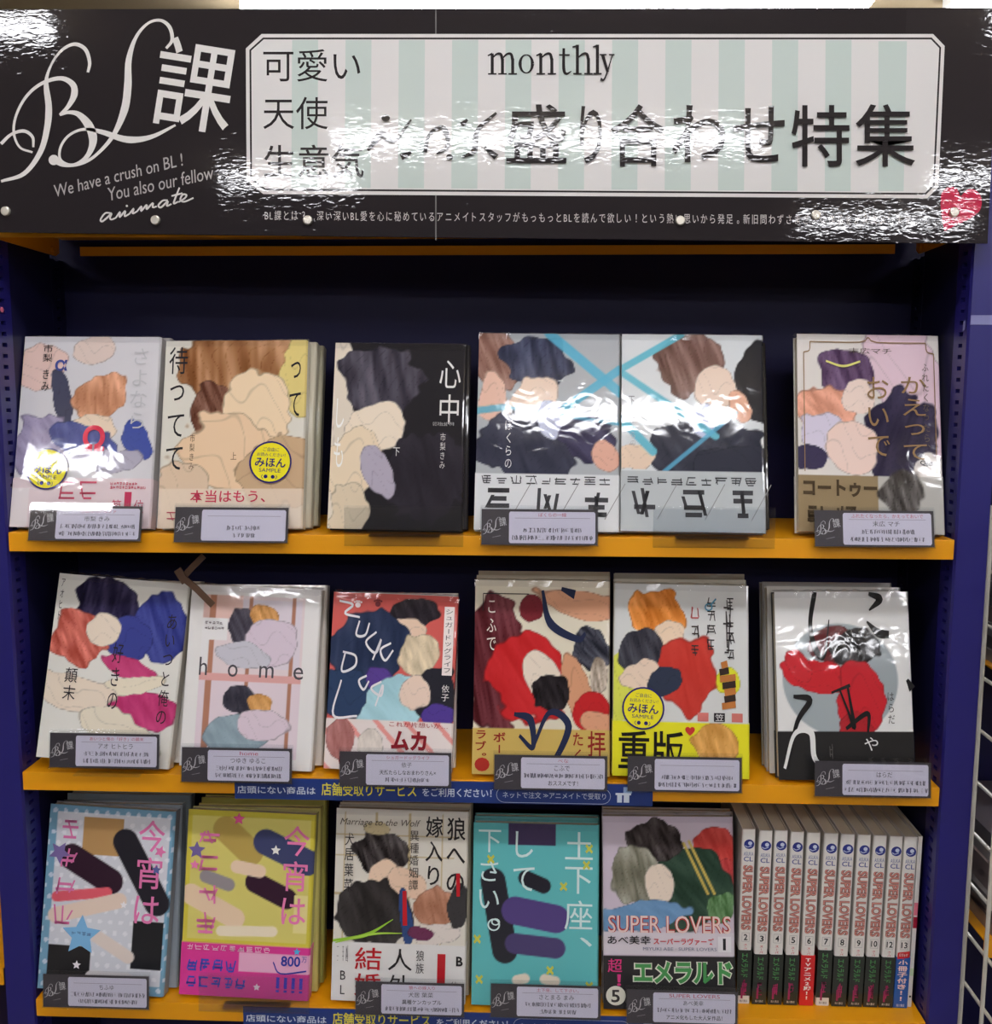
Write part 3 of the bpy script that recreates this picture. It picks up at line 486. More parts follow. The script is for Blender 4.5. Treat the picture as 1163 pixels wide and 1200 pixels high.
def ik(k):
    N = (36, 44, 74); D = (150, 44, 36)
    k.stroke([(.5, .95), (.56, .78), (.76, .7), (.82, .73)], [.02, .05, .035, .02], N); k.stroke([(.64, .96), (.74, .93)], [.02, .05], N)
    k.stroke([(.3, .31), (.42, .28), (.44, .14), (.34, .2)], [.02, .05, .03, .02], N); k.stroke([(.44, .14), (.56, .32), (.7, .25), (.58, .06), (.5, .1)], [.02, .03, .05, .03, .01], N); k.stroke([(.06, .93), (.4, .93)], [.005, .005], K, 2); k.stroke([(.06, .93), (.06, .84)], [.005, .005], K, 2)
    k.vtext('こふで', .09, .62, .16, .91, (236, 226, 214)); k.vtext('ラブ。', .02, .06, .1, .23, D, bold=.02); k.vtext('ボー', .15, .1, .24, .22, D, bold=.02); k.vtext('たく', .73, .06, .81, .23, D, bold=.01); k.text('拝', .84, .1, .97, .23, D, bold=.01); k.disc(.07, .05, .055, (180, 50, 40), .035, 12); k.marks(.84, .02, .97, .08, 1, D, .14, 33)
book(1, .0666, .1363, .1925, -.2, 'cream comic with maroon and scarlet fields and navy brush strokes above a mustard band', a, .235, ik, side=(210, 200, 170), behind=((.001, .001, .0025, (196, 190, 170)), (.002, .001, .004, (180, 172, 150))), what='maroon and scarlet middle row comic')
a = Art((216, 218, 216)); a.blob(.1, .5, .16, .2, (222, 226, 60), 0, .6, alpha=.8).blob(.85, .5, .1, .08, (226, 226, 50), 0, .5).blob(.3, .84, .2, .12, (226, 140, 62), 5, .45, .4).blob(.4, .72, .12, .08, (240, 214, 186), 0, .4).blob(.54, .54, .24, .2, (204, 62, 52), 0, .35, .1).blob(.2, .64, .15, .12, (62, 62, 72), 0, .4, .25).blob(.2, .52, .14, .08, (236, 212, 190), 10, .4).blob(.36, .48, .14, .08, (48, 56, 76), 15, .5)
a.rect(0, 0, 1, .285, (232, 226, 40)); a.blob(.76, .17, .16, .11, (226, 168, 90), 0, .4, .3)
def ik(k):
    for i in range(7):
        z = .37+i*.035; k.stroke([(.80+.02*math.sin(i), z), (.9-.01*i*(i > 4), z+.012)], [.035, .035], (56, 42, 36) if i % 2 else (190, 120, 60), 2)
    k.marks(.8, .62, .87, .92, 1, (70, 66, 66), .03, 14)
    for i in range(4): k.marks(.82, .60+i*.09, .9, .67+i*.09, 1, (60, 56, 58), .1, 70+i); k.marks(.68, .66+i*.075, .76, .72+i*.075, 1, (60, 56, 58), .1, 80+i)
    k.ring(.7, .885, .03, .01, (90, 150, 176), rz=.02); k.stroke([(.72, .9), (.755, .93)], [.01, .01], (90, 150, 176), 2)
    for i in range(3): k.marks(.56, .62+i*.1, .64, .69+i*.1, 1, (196, 96, 96) if i == 2 else (70, 60, 60), .1, 90+i)
    k.text('重版', .04, .03, .52, .235, (24, 22, 20), bold=.012); k.text('♥', .53, .215, .6, .26, (206, 60, 52)); k.rect(.62, .29, .7, .335, (214, 122, 116)); k.rect(.74, .29, .82, .335, (50, 46, 50)); k.rect(.87, .29, .95, .335, (206, 118, 110)); k.text('笠', .75, .295, .81, .33, WHT)
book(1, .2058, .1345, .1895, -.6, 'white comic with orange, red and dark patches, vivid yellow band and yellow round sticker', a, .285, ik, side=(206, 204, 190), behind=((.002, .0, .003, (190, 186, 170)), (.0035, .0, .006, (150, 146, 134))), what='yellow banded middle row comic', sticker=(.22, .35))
a = Art((230, 230, 228)); d = np.hypot(a.X-.47, (a.Y-.53)*1.42); a.mix(np.clip((.43-d)/.01, 0, 1), (160, 170, 174))
a.blob(.42, .72, .17, .09, (96, 30, 34), 20, .35, .1).blob(.6, .7, .18, .1, (30, 28, 30), 0, .5, .3).blob(.3, .55, .26, .08, (204, 36, 46), -12, .4).blob(.62, .42, .17, .2, (200, 34, 46), 10, .35).blob(.56, .25, .13, .1, (176, 34, 44), 0, .4).blob(.17, .6, .07, .1, (206, 40, 50), 30, .4)
a.rect(0, 0, 1, .255, (36, 35, 36))
def ik(k):
    B = (26, 25, 27)
    k.stroke([(.3, 1), (.26, .82), (.3, .68), (.36, .66), (.4, .85)], [.035, .03, .04, .02, .006], B); k.stroke([(.7, .99), (.78, .96), (.7, .9)], [.02, .05, .01], B); k.stroke([(.68, .84), (.76, .78), (.84, .77)], [.01, .05, .04], B); k.stroke([(.46, .48), (.52, .36), (.56, .28), (.52, .5)], [.012, .016, .03, .015], B)
    k.stroke([(.5, .27), (.66, .35), (.66, .25)], [.02, .03, .015], B); k.stroke([(.12, .44), (.24, .42), (.14, .3), (.06, .06)], [.02, .04, .03, .02], B); k.stroke([(.96, .53), (.995, .48)], [.02, .05], B); k.stroke([(.4, .46), (.54, .5)], [.012, .02], B)
    k.stroke([(.04, .06), (.12, .24), (.24, .25), (.26, .12), (.34, .05)], [.02, .025, .04, .035, .02], (232, 232, 230)); k.text('や', .63, .155, .73, .225, (232, 232, 230)); k.vtext('はらだ', .81, .29, .86, .47, (70, 68, 68)); k.marks(.37, .1, .4, .2, 1, (90, 90, 90), .05, 17)
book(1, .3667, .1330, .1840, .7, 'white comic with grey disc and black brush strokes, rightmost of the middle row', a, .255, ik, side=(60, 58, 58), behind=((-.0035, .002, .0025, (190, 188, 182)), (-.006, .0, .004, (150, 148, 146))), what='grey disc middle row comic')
# --- bottom row: purely abstract fields
def star(k, x, z, r, c, ph=90):
    k.poly([(x+(r if i % 2 == 0 else r*.48)*math.cos(R(ph+36*i)), z+(r if i % 2 == 0 else r*.48)*math.sin(R(ph+36*i))/1.42) for i in range(10)], c)
a = Art((122, 168, 196)); a.rect(.06, .05, .97, .96, (214, 216, 224)); a.dots((240, 240, 246), 12, .22, .7); a.rect(.28, .74, .6, .94, (186, 146, 96)); a.line((.62, .82), (.9, .5), .2, (38, 36, 44)).line((.2, .72), (.52, .60), .2, (52, 30, 46)).line((.1, .5), (.5, .54), .08, (226, 96, 110)).line((.1, .4), (.6, .5), .12, (234, 212, 196)).rect(.06, .05, .4, .24, (40, 38, 40)).rect(.72, .14, .97, .4, (34, 34, 38)).line((.44, .3), (.7, .2), .1, (228, 214, 206)).line((.42, .08), (.7, .08), .1, (226, 220, 222))
def ik(k):
    P = (228, 124, 178)
    k.vtext('今宵は', .72, .36, .93, .96, P, bold=.006)
    for i in range(4): k.marks(.06+.01*i, .35+i*.155, .26, .46+i*.155, 1, P, .13, 110+i)
    star(k, .32, .30, .16, (128, 184, 226)); star(k, .9, .78, .05, P, 70); star(k, .1, .74, .09, (128, 110, 166), 60); star(k, .88, .68, .04, (92, 100, 160)); star(k, .64, .48, .03, (244, 240, 244)); star(k, .3, .14, .035, (244, 240, 244)); k.marks(.24, .3, .4, .32, 4, (80, 100, 150), .14, 4)
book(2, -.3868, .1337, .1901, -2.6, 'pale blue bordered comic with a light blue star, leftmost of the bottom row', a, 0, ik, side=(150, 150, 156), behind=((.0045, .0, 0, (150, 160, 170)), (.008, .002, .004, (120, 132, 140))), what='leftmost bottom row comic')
a = Art((214, 200, 72)); a.rect(.03, .3, .97, .97, (228, 222, 196), .35); a.line((.3, .9), (.5, .78), .2, (186, 160, 84)).line((.62, .84), (.95, .74), .2, (64, 70, 108)).line((.55, .62), (.8, .54), .16, (54, 28, 48)).line((.05, .54), (.4, .42), .16, (236, 208, 176)).line((.4, .7), (.58, .68), .1, (240, 212, 184)).rect(.86, .36, .97, .56, (232, 220, 150)).line((.16, .64), (.34, .6), .1, (150, 142, 146)).line((.3, .35), (.7, .36), .08, (240, 226, 200))
a.rect(0, 0, 1, .285, (220, 60, 148)); a.rect(.45, .14, 1, .24, (236, 176, 206))
def ik(k):
    P = (236, 130, 182)
    k.vtext('今宵は', .76, .38, .96, .95, P, bold=.006)
    for i in range(4): k.marks(.08, .33+i*.155, .28, .45+i*.155, 1, P, .13, 120+i)
    star(k, .08, .78, .07, (120, 104, 160)); star(k, .4, .96, .05, (226, 90, 150)); star(k, .9, .26, .03, (80, 170, 220)); star(k, .07, .70, .04, P); star(k, .6, .06, .03, (246, 226, 236)); star(k, .7, .8, .04, (246, 246, 240))
    k.marks(.04, .13, .44, .2, 4, (70, 80, 190), .16, 130); k.marks(.04, .045, .52, .105, 5, (70, 80, 190), .16, 131); k.marks(.03, .245, .7, .275, 10, (240, 210, 228), .13, 133)
    k.text('800', .78, .18, .93, .235, (48, 60, 160), bold=.02); k.text('万', .94, .205, .98, .235, (48, 60, 160))
    for x in (.75, .81, .87, .93): k.rect(x, .06, x+.025, .12, (70, 60, 190)); k.rect(x, .04, x+.025, .052, (70, 60, 190))
    k.stroke([(.72, .2), (.78, .14), (.98, .16)], [.008]*2, (50, 60, 160), 4)
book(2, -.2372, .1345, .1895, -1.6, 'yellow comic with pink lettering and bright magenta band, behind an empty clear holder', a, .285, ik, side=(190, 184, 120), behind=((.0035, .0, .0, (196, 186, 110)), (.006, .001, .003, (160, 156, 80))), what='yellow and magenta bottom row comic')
a = Art((222, 216, 204))
for x in (.06, .3, .55, .8): a.rect(x, .3, x+.015, .98, (190, 168, 120), .8)
for y in (.55, .75, .86): a.rect(.0, y, .9, y+.01, (190, 168, 120), .8)
a.blob(.38, .76, .2, .11, (60, 54, 54), 0, .55, .5).blob(.37, .66, .11, .08, (236, 206, 180), 0, .4).blob(.3, .46, .3, .17, (52, 48, 48), 0, .35, .2).blob(.55, .62, .14, .07, (234, 202, 176), -25, .4).blob(.76, .5, .17, .12, (192, 138, 112), 0, .4, .3).blob(.74, .36, .2, .06, (226, 216, 208), 0, .5).blob(.93, .5, .09, .12, (60, 58, 60), 0, .4).blob(.55, .42, .05, .14, (50, 76, 128), 8, .4).blob(.67, .36, .1, .04, (110, 50, 84), 0, .5).blob(.3, .9, .1, .04, (206, 190, 150), 0, .5)
a.rect(0, 0, 1, .30, (226, 224, 222))
def ik(k):
    RD = (190, 34, 44)
    k.vtext('狼への', .84, .56, .98, .98, (46, 42, 44), bold=.01); k.vtext('嫁入り', .68, .60, .81, .98, (46, 42, 44), bold=.01); k.vtext('異種婚姻譚', .56, .58, .63, .9, (70, 62, 60)); k.vtext('犬居葉菜', .07, .56, .14, .88, (46, 42, 44)); k.text('Marriage to the Wolf', .03, .905, .64, .95, (96, 88, 80), shear=.3)
    k.stroke([(.93, .68), (.935, .56)], [.03, .025], RD, 2); k.stroke([(.53, .58), (.54, .4)], [.03, .035], RD, 2); k.stroke([(0, .31), (.25, .345), (.45, .43)], [.012, .02, .004], (150, 200, 60)); k.stroke([(.02, .3), (.3, .35), (.52, .36)], [.006, .012, .004], (170, 210, 80))
    k.vtext('結婚', .17, .02, .37, .29, RD, bold=.008); k.vtext('人外', .42, .02, .6, .29, (40, 38, 40)); k.vtext('BL', .045, .02, .12, .17, (50, 48, 50)); k.vtext('狼族', .63, .15, .69, .28, (60, 56, 58)); k.text('1', .79, .08, .85, .26, RD, bold=.03); k.text('位', .89, .08, .95, .12, (60, 56, 58)); k.text('B', .93, .2, .98, .25, (40, 38, 40), bold=.03)
    for i, x in enumerate((.03, .07, .1)): k.marks(x, .2, x+.02, .29, 1, (120, 116, 116), .03, 140+i)
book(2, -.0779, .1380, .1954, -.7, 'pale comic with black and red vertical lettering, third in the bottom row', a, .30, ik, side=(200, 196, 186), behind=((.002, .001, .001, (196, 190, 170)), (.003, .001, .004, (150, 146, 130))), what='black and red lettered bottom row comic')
a = Art((98, 186, 188)); a.rect(.28, .88, .66, 1, (70, 58, 92)).line((.16, .68), (.26, .3), .2, (42, 42, 50)).line((.42, .7), (.56, .66), .12, (38, 36, 46)).line((.34, .52), (.66, .48), .22, (84, 68, 128)).line((.34, .34), (.66, .32), .16, (76, 66, 110)).line((.36, .14), (.42, .15), .08, (240, 226, 206)).line((.58, .15), (.66, .14), .08, (240, 226, 206))
def ik(k):
    Wt = (214, 236, 234)
    k.vtext('土下座、', .73, .22, .95, .98, Wt); k.vtext('して', .31, .60, .5, .98, Wt); k.vtext('下さい。', .04, .34, .22, .98, Wt); k.ring(.17, .44, .05, .012, Wt, rz=.034)
    for x, z in ((.06, .14), (.93, .12), (.92, .87), (.72, .66), (.04, .36), (.9, .78), (.14, .8), (.62, .2)): k.stroke([(x-.025, z-.02), (x+.025, z+.02)], [.016]*2, (206, 206, 84), 2); k.stroke([(x-.025, z+.02), (x+.025, z-.02)], [.016]*2, (206, 206, 84), 2)
    k.vtext('、', .75, .3, .92, .4, Wt)
book(2, .0621, .1298, .1843, -.25, 'turquoise comic with tall white vertical lettering and purple patch', a, 0, ik, side=(90, 160, 164), behind=((.001, .001, .0005, (90, 150, 150)),), what='turquoise bottom row comic')
a = Art((206, 192, 206)); a.blob(.85, .85, .2, .1, (196, 66, 60), 0, .5, .2).blob(.92, .68, .12, .1, (190, 66, 66), 0, .5, .2).blob(.66, .62, .3, .2, (48, 72, 58), 25, .35, .2).blob(.38, .88, .2, .1, (60, 52, 52), 0, .45, .4).blob(.26, .7, .2, .16, (150, 148, 132), 0, .45, .5).blob(.44, .64, .12, .1, (236, 218, 200), 0, .4).blob(.3, .48, .34, .07, (110, 150, 190), 8, .4, .1).blob(.9, .52, .12, .08, (92, 130, 84), 0, .6, .4)
a.line((.62, .86), (.8, .6), .02, (206, 180, 90)).line((.66, .87), (.85, .6), .02, (206, 180, 90)); a.rect(0, .28, 1, .40, (214, 206, 214)); a.rect(0, 0, 1, .275, (44, 42, 44))
def ik(k):
    k.text('SUPER LOVERS', .035, .395, .97, .485, (176, 60, 56), bold=.035); k.text('SUPER LOVERS', .035, .395, .97, .485, (232, 206, 198), bold=.0)
    k.text('あべ美幸', .03, .335, .36, .38, (40, 38, 42), bold=.01); k.text('スーパーラヴァーズ', .38, .335, .84, .37, (206, 50, 60), bold=.02); k.text('MIYUKI ABE · SUPER LOVERS', .3, .305, .86, .322, (110, 116, 140)); k.rect(.87, .3, .97, .38, (226, 222, 226)); k.text('1', .908, .31, .93, .37, K)
    k.text('エメラルド', .22, .13, .985, .255, (222, 226, 206), bold=.09); k.text('エメラルド', .23, .135, .975, .25, (76, 150, 84), bold=.04); k.text('超', .03, .19, .14, .26, (216, 60, 130), bold=.006); k.text('！', .1, .12, .13, .18, (216, 60, 130), bold=.03)
    k.disc(.09, .07, .075, (222, 220, 206), .05); k.text('5', .055, .035, .12, .1, (60, 56, 56), bold=.02); k.marks(.5, .01, .9, .06, 6, (150, 146, 140), .14, 9)
book(2, .1986, .1336, .1939, .7, 'lilac comic with dark green patch above a black band, beside the numbered volumes', a, .275, ik, side=(180, 172, 176), behind=((.001, .002, .0, (170, 160, 150)),), what='lilac bottom row comic')
# ------------------------------------------------------------------ upright numbered volumes
def volume(x, num, t, h, tilt, zoff=0.):
    D = .118
    e = tag(empty('comic_volume', mtx=Matrix.Translation((x, .0225, ZT[2]+.0004)) @ Matrix.Rotation(R(tilt), 4, 'Y')),
            {6: 'upright volume numbered 6 with a red band on its spine', 13: 'upright volume numbered 13 with a blue band and red ribbon print'}.get(num, 'white volume numbered %d, black band, %s' % (num, {2: 'leftmost of the upright row', 3: 'second from the left in the row', 4: 'third from the left, two before the red band', 5: 'directly left of the red banded one', 7: 'directly right of the red banded one', 8: 'second to the right of the red banded one', 9: 'in the middle right, three after the red band', 10: 'two to the left of the blue banded one', 12: 'directly left of the blue banded one'}.get(num))), 'book', 'numbered volumes standing spine out')
    wm = mat('wrapped_white_paper', (228, 224, 218), .5, 1., .08, WRAPB)
    # spine with softly rounded edges plus both cover boards
    r = .0018; o = [(-t/2, D), (-t/2, r), (-t/2+r*.3, r*.3), (-t/2+r, 0), (t/2-r, 0), (t/2-r*.3, r*.3), (t/2, r), (t/2, D), (t/2-.0008, D), (t/2-.0008, .002), (-t/2+.0008, .002), (-t/2+.0008, D)]
    m = MB(); n = len(o); m.add([(a, b, 0) for a, b in o]+[(a, b, h) for a, b in o], [(i, i+n, (i+1) % n+n, (i+1) % n) for i in range(n)]+[(0, 1, 10, 11), (1, 2, 3, 10), (3, 4, 9, 10), (4, 5, 6, 9), (6, 7, 8, 9), (11+n, 10+n, 1+n, 0+n), (10+n, 3+n, 2+n, 1+n), (10+n, 9+n, 4+n, 3+n), (9+n, 6+n, 5+n, 4+n), (9+n, 8+n, 7+n, 6+n)])
    m.build('cover', wm, e)
    MB().box(-t/2+.001, t/2-.001, .0022, D-.002, .0015, h-.0015).build('page_block', PAGES, e)
    bh = {2: .058, 7: .06}.get(num, .054); bc = {6: (206, 34, 38), 13: (30, 84, 160)}.get(num, (40, 44, 40)); b0 = .009 if num in (2, 7) else 0.0
    MB().box(-t/2-.0004, t/2+.0004, -.0005, D*.9, b0, bh).build('paper_band', ink_wrap(bc), e)
    k = Ink(ink_wrap, -.0003, .00003); s = t/.0145
    k.disc(.0003, h-.0155, .0055*s, (46, 54, 130)); k.disc(.0014*s, h-.0145, .0022*s, (196, 204, 226)); k.stroke([(-.004*s, h-.017), (-.001, h-.0185), (.003*s, h-.017)], [.0009]*2, (180, 190, 220), 3)
    k.text('ASUKA', -.0052*s, h-.0275, .0052*s, h-.0235, (96, 104, 160)); k.text('CL', -.005*s, h-.0335, .005*s, h-.0285, (70, 80, 146), bold=.01)
    k.text('SUPER LOVERS', -.0055*s, h-.1065, .0055*s, h-.0375, (128, 92, 88), rot=-90, bold=.06); k.text('SUPER LOVERS', -.0053*s, h-.1063, .0053*s, h-.0377, (208, 138, 126), rot=-90, bold=.012)
    z = h-.114; k.rect(-.0042*s, z-.0048, .0042*s, z+.0048, (150, 148, 150)); k.rect(-.0039*s, z-.0045, .0039*s, z+.0045, (228, 224, 218)); n_ = str(num); wn = .0021 if len(n_) == 1 else .0033
    k.text(n_, -wn*s, z-.0032, wn*s, z+.0032, (34, 32, 36), bold=.02)
    zt = h-.121; zb = bh+.001
    if num == 13: k.poly([(-.006, zt-.001), (.006, zt+.001), (.006, zt-.006), (-.006, zt-.008)], (200, 40, 46)); k.marks(-.0045, zt-.005, .0045, zt-.002, 4, (240, 200, 196), .2, 5); zt -= .0085
    k.vtext('スーパーラ'[:5 if zt-zb > .011 else 3], -.0017, zb, .0017, zt, (206, 44, 66), bold=.02); k.build('spine_lettering', e)
    k = Ink(ink_wrap, -.0006, .00003)
    if num == 6: k.vtext('TVアニメ2期!!', -.0036, .006, .0036, bh-.002, (244, 236, 232), bold=.03)
    elif num == 13: k.vtext('小冊子付き!!', -.0048, .007, .0048, bh-.002, (240, 206, 196), bold=.03); k.text('KADOKAWA'[:0] or '角川書店', -.004, .0015, .004, .0045, (220, 226, 236))
    else:
        k.text('エメラルド', -.0034, bh*.5, .0034, bh-.003, (70, 134, 78), rot=-90, bold=.02); k.marks(-.003, .009, .003, bh*.46, 1, (170, 40, 100), .06, num*3); k.marks(-.0026, .0125, .0032, bh*.42, 1, (170, 40, 100), .06, num*5); k.rect(-.003, .006, -.001, .018, (150, 36, 90)); k.text('角川書店', -.004, .0022, .004, .0048, (206, 202, 196) if b0 == 0 else (60, 58, 58))
    k.build('band_lettering', e)
xs = [.2731, .2888, .3046, .3205, .3362, .3528, .3688, .3852, .4005, .4157, .4303]
for i, n_ in enumerate([2, 3, 4, 5, 6, 7, 8, 9, 10, 12, 13]):
    volume(xs[i]+.001, n_, .0132 if n_ not in (7, 8) else .0138, .1855+(.0008 if n_ in (2, 4) else 0)-.0004*i, (.0, .6, .2, .3, .5, .9, 1.0, .9, 1.0, 1.3, 1.2)[i]*.6)
# the slim white book at the end of the row
e = tag(empty('slim_booklet', (.4412, .024, ZT[2]+.0005)), 'slim white booklet with red print at the right end of the numbered volumes', 'book')
e.rotation_euler = (0, R(.5), 0)
m = MB(); m.box(-.0020, -.0014, .0, .112, 0, .1815); m.box(.0014, .0020, .0, .112, 0, .1815); m.box(-.0014, .0014, 0, .0006, 0, .1815); m.build('cover', mat('wrapped_white_paper', (228, 224, 218), .5, 1., .08), e)
MB().box(-.0013, .0013, .0008, .11, .001, .1805).build('page_block', PAGES, e)
k = Ink(ink_wrap, -.0003); k.rect(-.0019, .085, .0019, .097, (168, 24, 52)); k.rect(-.0019, .0985, .0019, .112, (226, 120, 140)); k.disc(0, .0115, .0011, (30, 30, 30)); k.rect(-.0019, .034, .0019, .042, (200, 220, 180)); k.build('spine_print', e)
# ------------------------------------------------------------------ caption cards in clear holders
CW, CH = .1095, .0335
def holder(x, z, y, lean, label, full=True, w_=CW+.001, h=CH+.0045):
    M = Matrix.Translation((x, y, z)) @ Matrix.Rotation(-R(lean), 4, 'X')
    e = tag(empty('card_holder', mtx=M), label, 'card holder', 'clear card holders clipped on the shelf edges')
    MB().box(-w_/2, w_/2, -.0020, -.0012, 0, h-.002, .0002).build('front_plate', CLEAR, e)
    MB().box(-w_/2, w_/2, 0, .0008, 0, h, .0002).build('rear_plate', CLEAR, e)
    MB().box(-w_/2, w_/2, -.0012, 0, 0, .0007).build('bottom_fold', CLEAR, e)
    f = MB(); a, b = R(lean), .0075 if lean else .007     # the tongue: leaves the rear plate and lies on the shelf board
    hz = .0085/math.cos(a)
    Mi = M.inverted(); row_top = [t for t in ZT if abs(t-z) < .03][0]
    p0 = M @ Vector((0, .0008, hz)); pts = [(p0.y, row_top+.0012), (.0034, row_top+.0012), (.0034, row_top+.0003), (p0.y, row_top+.0003)]
    v = [Mi @ Vector((x+s*w_*.3, yy, zz)) for s in (-1, 1) for yy, zz in pts]
    f.add([tuple(q) for q in v], [(0, 1, 2, 3), (7, 6, 5, 4)]+[(i, i+4, (i+1) % 4+4, (i+1) % 4) for i in range(4)]); f.build('shelf_tongue', CLEAR, e)
    return M
def card(x, z, y, lean, title, author, desc, label, hl):
    M = holder(x, z, y, lean, hl)
    e = tag(empty('caption_card', mtx=M @ Matrix.Translation((0, -.0008, .0009))), label, 'card', 'caption cards in holders')
    MB().box(-CW/2+.0005, CW/2-.0005, -.00015, .00015, 0, CH, 0).build('card_sheet', mat('card_black', (62, 56, 62), .55), e)
    k = Ink(ink_paper, -.0001700, .000012); W, H = CW, CH; T = lambda u, v: ((u-.5)*W, v*H)
    k.tf = T
    o = [(.25, .05), (.965, .05), (.975, .1), (.975, .88), (.965, .93), (.25, .93), (.24, .88), (.24, .1)]
    k.poly(o, (216, 210, 226))
    if title: wd = min(.62, .036*len(title)+.02); k.text(title, .61-wd/2, .79, .61+wd/2, .90, (190, 66, 96))
    k.stroke([(.29, .75), (.93, .75)], [.012, .012], (150, 140, 156), 2)
    if author: wd = min(.4, .045*len(author)); k.text(author, .60-wd/2, .56, .60+wd/2, .71, (60, 56, 66))
    for i, (n, s) in enumerate(desc):
        z0 = .345-i*.21; zz = (z0, z0+.14)
        if isinstance(n, str): k.text(n, .61-s/2, zz[0], .61+s/2, zz[1], (50, 46, 56), bold=.01)
        else: k.marks(.61-s/2, zz[0], .61+s/2, zz[1], n, (96, 92, 106), .05, int(x*1000)+i*7+n)
    k.build('card_print', e)
    k = Ink(ink_paper, -.0002, .000004, tf=lambda u, v: (-W/2+.0015+u*.0228, .009+v*.0228*.75))
    logo(k, (206, 202, 202), lambda p: (p[0]/275., 1-(p[1]-20)/200.), 1/200.); k.text('課', .68, .5, .97, .98, (206, 202, 202), rot=8); k.stroke([(.4, -.12), (.75, -.02)], [.02, .03], (150, 146, 148), 3)
    k.build('card_logo', e)
CARDS = [ # photo place of lower edge left/right, title, author, description
 (31, 167, 634, 0, 'さよならアルファ', '市梨 きみ', ((20, .66), (21, .68)), 'caption card in front of the leftmost top row comic', 16.5),
 (202, 339, 636, 0, '', '', ((8, .3), (5, .2)), 'caption card catching white glare in front of the cream and brown comic', 15.2),
 (564, 701, 639, 0, 'ぼくらの一線', '', ((14, .5), (22, .69)), 'caption card in front of the grey comic with blue ribbons', 11),
 (953, 1098, 641, 0, 'ふれたくなったら、かえっておいで', '末広 マチ', ((12, .45), (20, .62)), 'caption card with a bright glare on its left end, rightmost of the top row', 14),
 (57, 188, 900, 1, 'あいつと俺の「好き」の顛末', 'アオ ヒトヒラ', ((18, .6), (19, .62)), 'caption card in front of the crooked comic of the middle row', 9),
 (212, 343, 917, 1, 'home', 'つゆき ゆるこ', ((17, .6), (18, .6)), 'caption card in front of the white comic lettered home', 9),
 (398, 529, 922, 1, 'シュガードッグライフ', '依子', (('天然たらしなおまわりさん×', .5), (10, .4), ), 'caption card in front of the coral red comic', 8),
 (579, 712, 926, 1, 'べな', 'こふで', ((23, .7), ('おススメです！', .26)), 'caption card in front of the maroon and scarlet comic', 8),
 (735, 870, 928, 1, '', '', ((18, .62), (20, .68)), 'caption card in front of the comic with the vivid yellow band', 8),
 (953, 1093, 934, 1, '', 'はらだ', ((20, .7), (22, .72)), 'caption card in front of the comic with the grey disc', 8),
 (50, 176, 1181, 2, '', 'ちふゆ', ((21, .7), (18, .55)), 'caption card in front of the pale blue bordered comic', 6),
 (415, 546, 1190, 2, '狼への嫁入り', '犬居 葉菜', (('異種ケンカップル', .36), (21, .68)), 'caption card in front of the black and red lettered comic', 6),
 (575, 704, 1193, 2, '土下座、して下さい。', 'さとまる まみ', ((18, .6), (8, .34)), 'caption card in front of the turquoise comic', 6),
 (735, 864, 1200, 2, 'SUPER LOVERS', 'あべ美幸', ((20, .68), ('アニメ化もした大人気作品！', .5)), 'caption card in front of the lilac comic', 6)]
HY = -.0125
for (x0, x1, yb, row, ti, au, de, lb, ln) in CARDS:
    p0 = at(x0, yb, HY); p1 = at(x1, yb, HY); card(float(p0[0]+p1[0])/2, float(p0[2]+p1[2])/2-.0008, HY, ln, ti, au, de, lb, 'clear holder around the '+lb.replace(' catching white glare', '').replace(' with a bright glare on its left end,',' that is'))
for (x0, x1, yb, ln, lb) in ((404, 543, 640, 3, 'empty clear card holder in front of the black comic'), (765, 908, 642, 2, 'empty clear card holder in front of the pale comic with silver band'), (230, 366, 1186, 8, 'empty clear card holder in front of the yellow and magenta comic')):
    p0 = at(x0, yb, HY); p1 = at(x1, yb, HY); holder(float(p0[0]+p1[0])/2, float(p0[2]+p1[2])/2, HY, ln, lb, w_=.112)
# ------------------------------------------------------------------ blue notice strips on the shelf edges
def strip(row, px0, px1, py0, py1, label):
    a = at(px0, py0, -.0015); b = at(px1, py1, -.0015); x0, x1 = float(a[0]), float(b[0]); zt = ZT[row]-.0015; W, H = x1-x0, .0215
    e = tag(empty('notice_strip', (x0, -.0012, zt-H)), label, 'strip', 'blue notice strips on the shelf edges')
    MB().box(0, W, -.0008, 0, 0, H).build('strip_board', mat('blue_strip', (28, 56, 128), .35, .3, .2), e)
    k = Ink(lambda c: mat('strip_ink', c, .45, .2), -.0009, .00003); Wt = (214, 222, 236); Y = (236, 222, 60); u = W/490
    k.text('店頭にない商品は', 3*u, H*.25, 96*u, H*.62, Wt, bold=.012); k.text('店舗受取りサービス', 103*u, H*.22, 215*u, H*.84, Y, bold=.012); k.text('をご利用ください！', 222*u, H*.26, 303*u, H*.68, Wt, bold=.012)
    h = H*.36; cz = H*.42; xa, xb = 318*u, 432*u; o = [(xa+h*math.cos(t), cz+h*math.sin(t)) for t in np.linspace(math.pi/2, 3*math.pi/2, 9)]+[(xb+h*math.cos(t), cz+h*math.sin(t)) for t in np.linspace(-math.pi/2, math.pi/2, 9)]
    k.stroke(o+[o[0]], [.0004]*2, Wt, 1); k.text('ネットで注文 ≫アニメイトで受取り', 316*u, H*.27, 436*u, H*.57, Wt)
    x = 449*u; k.rect(x, H*.15, x+14*u, H*.5, Wt); k.rect(x-2*u, H*.5, x+16*u, H*.6, Wt); k.rect(x+7*u, H*.6, x+17*u, H*.88, (150, 180, 220)); k.rect(x+5.5*u, H*.15, x+7.5*u, H*.5, (28, 56, 128))
    k.build('strip_lettering', e)
strip(1, 275, 765, 915, 940, 'blue notice strip with yellow and white lettering on the middle shelf edge')
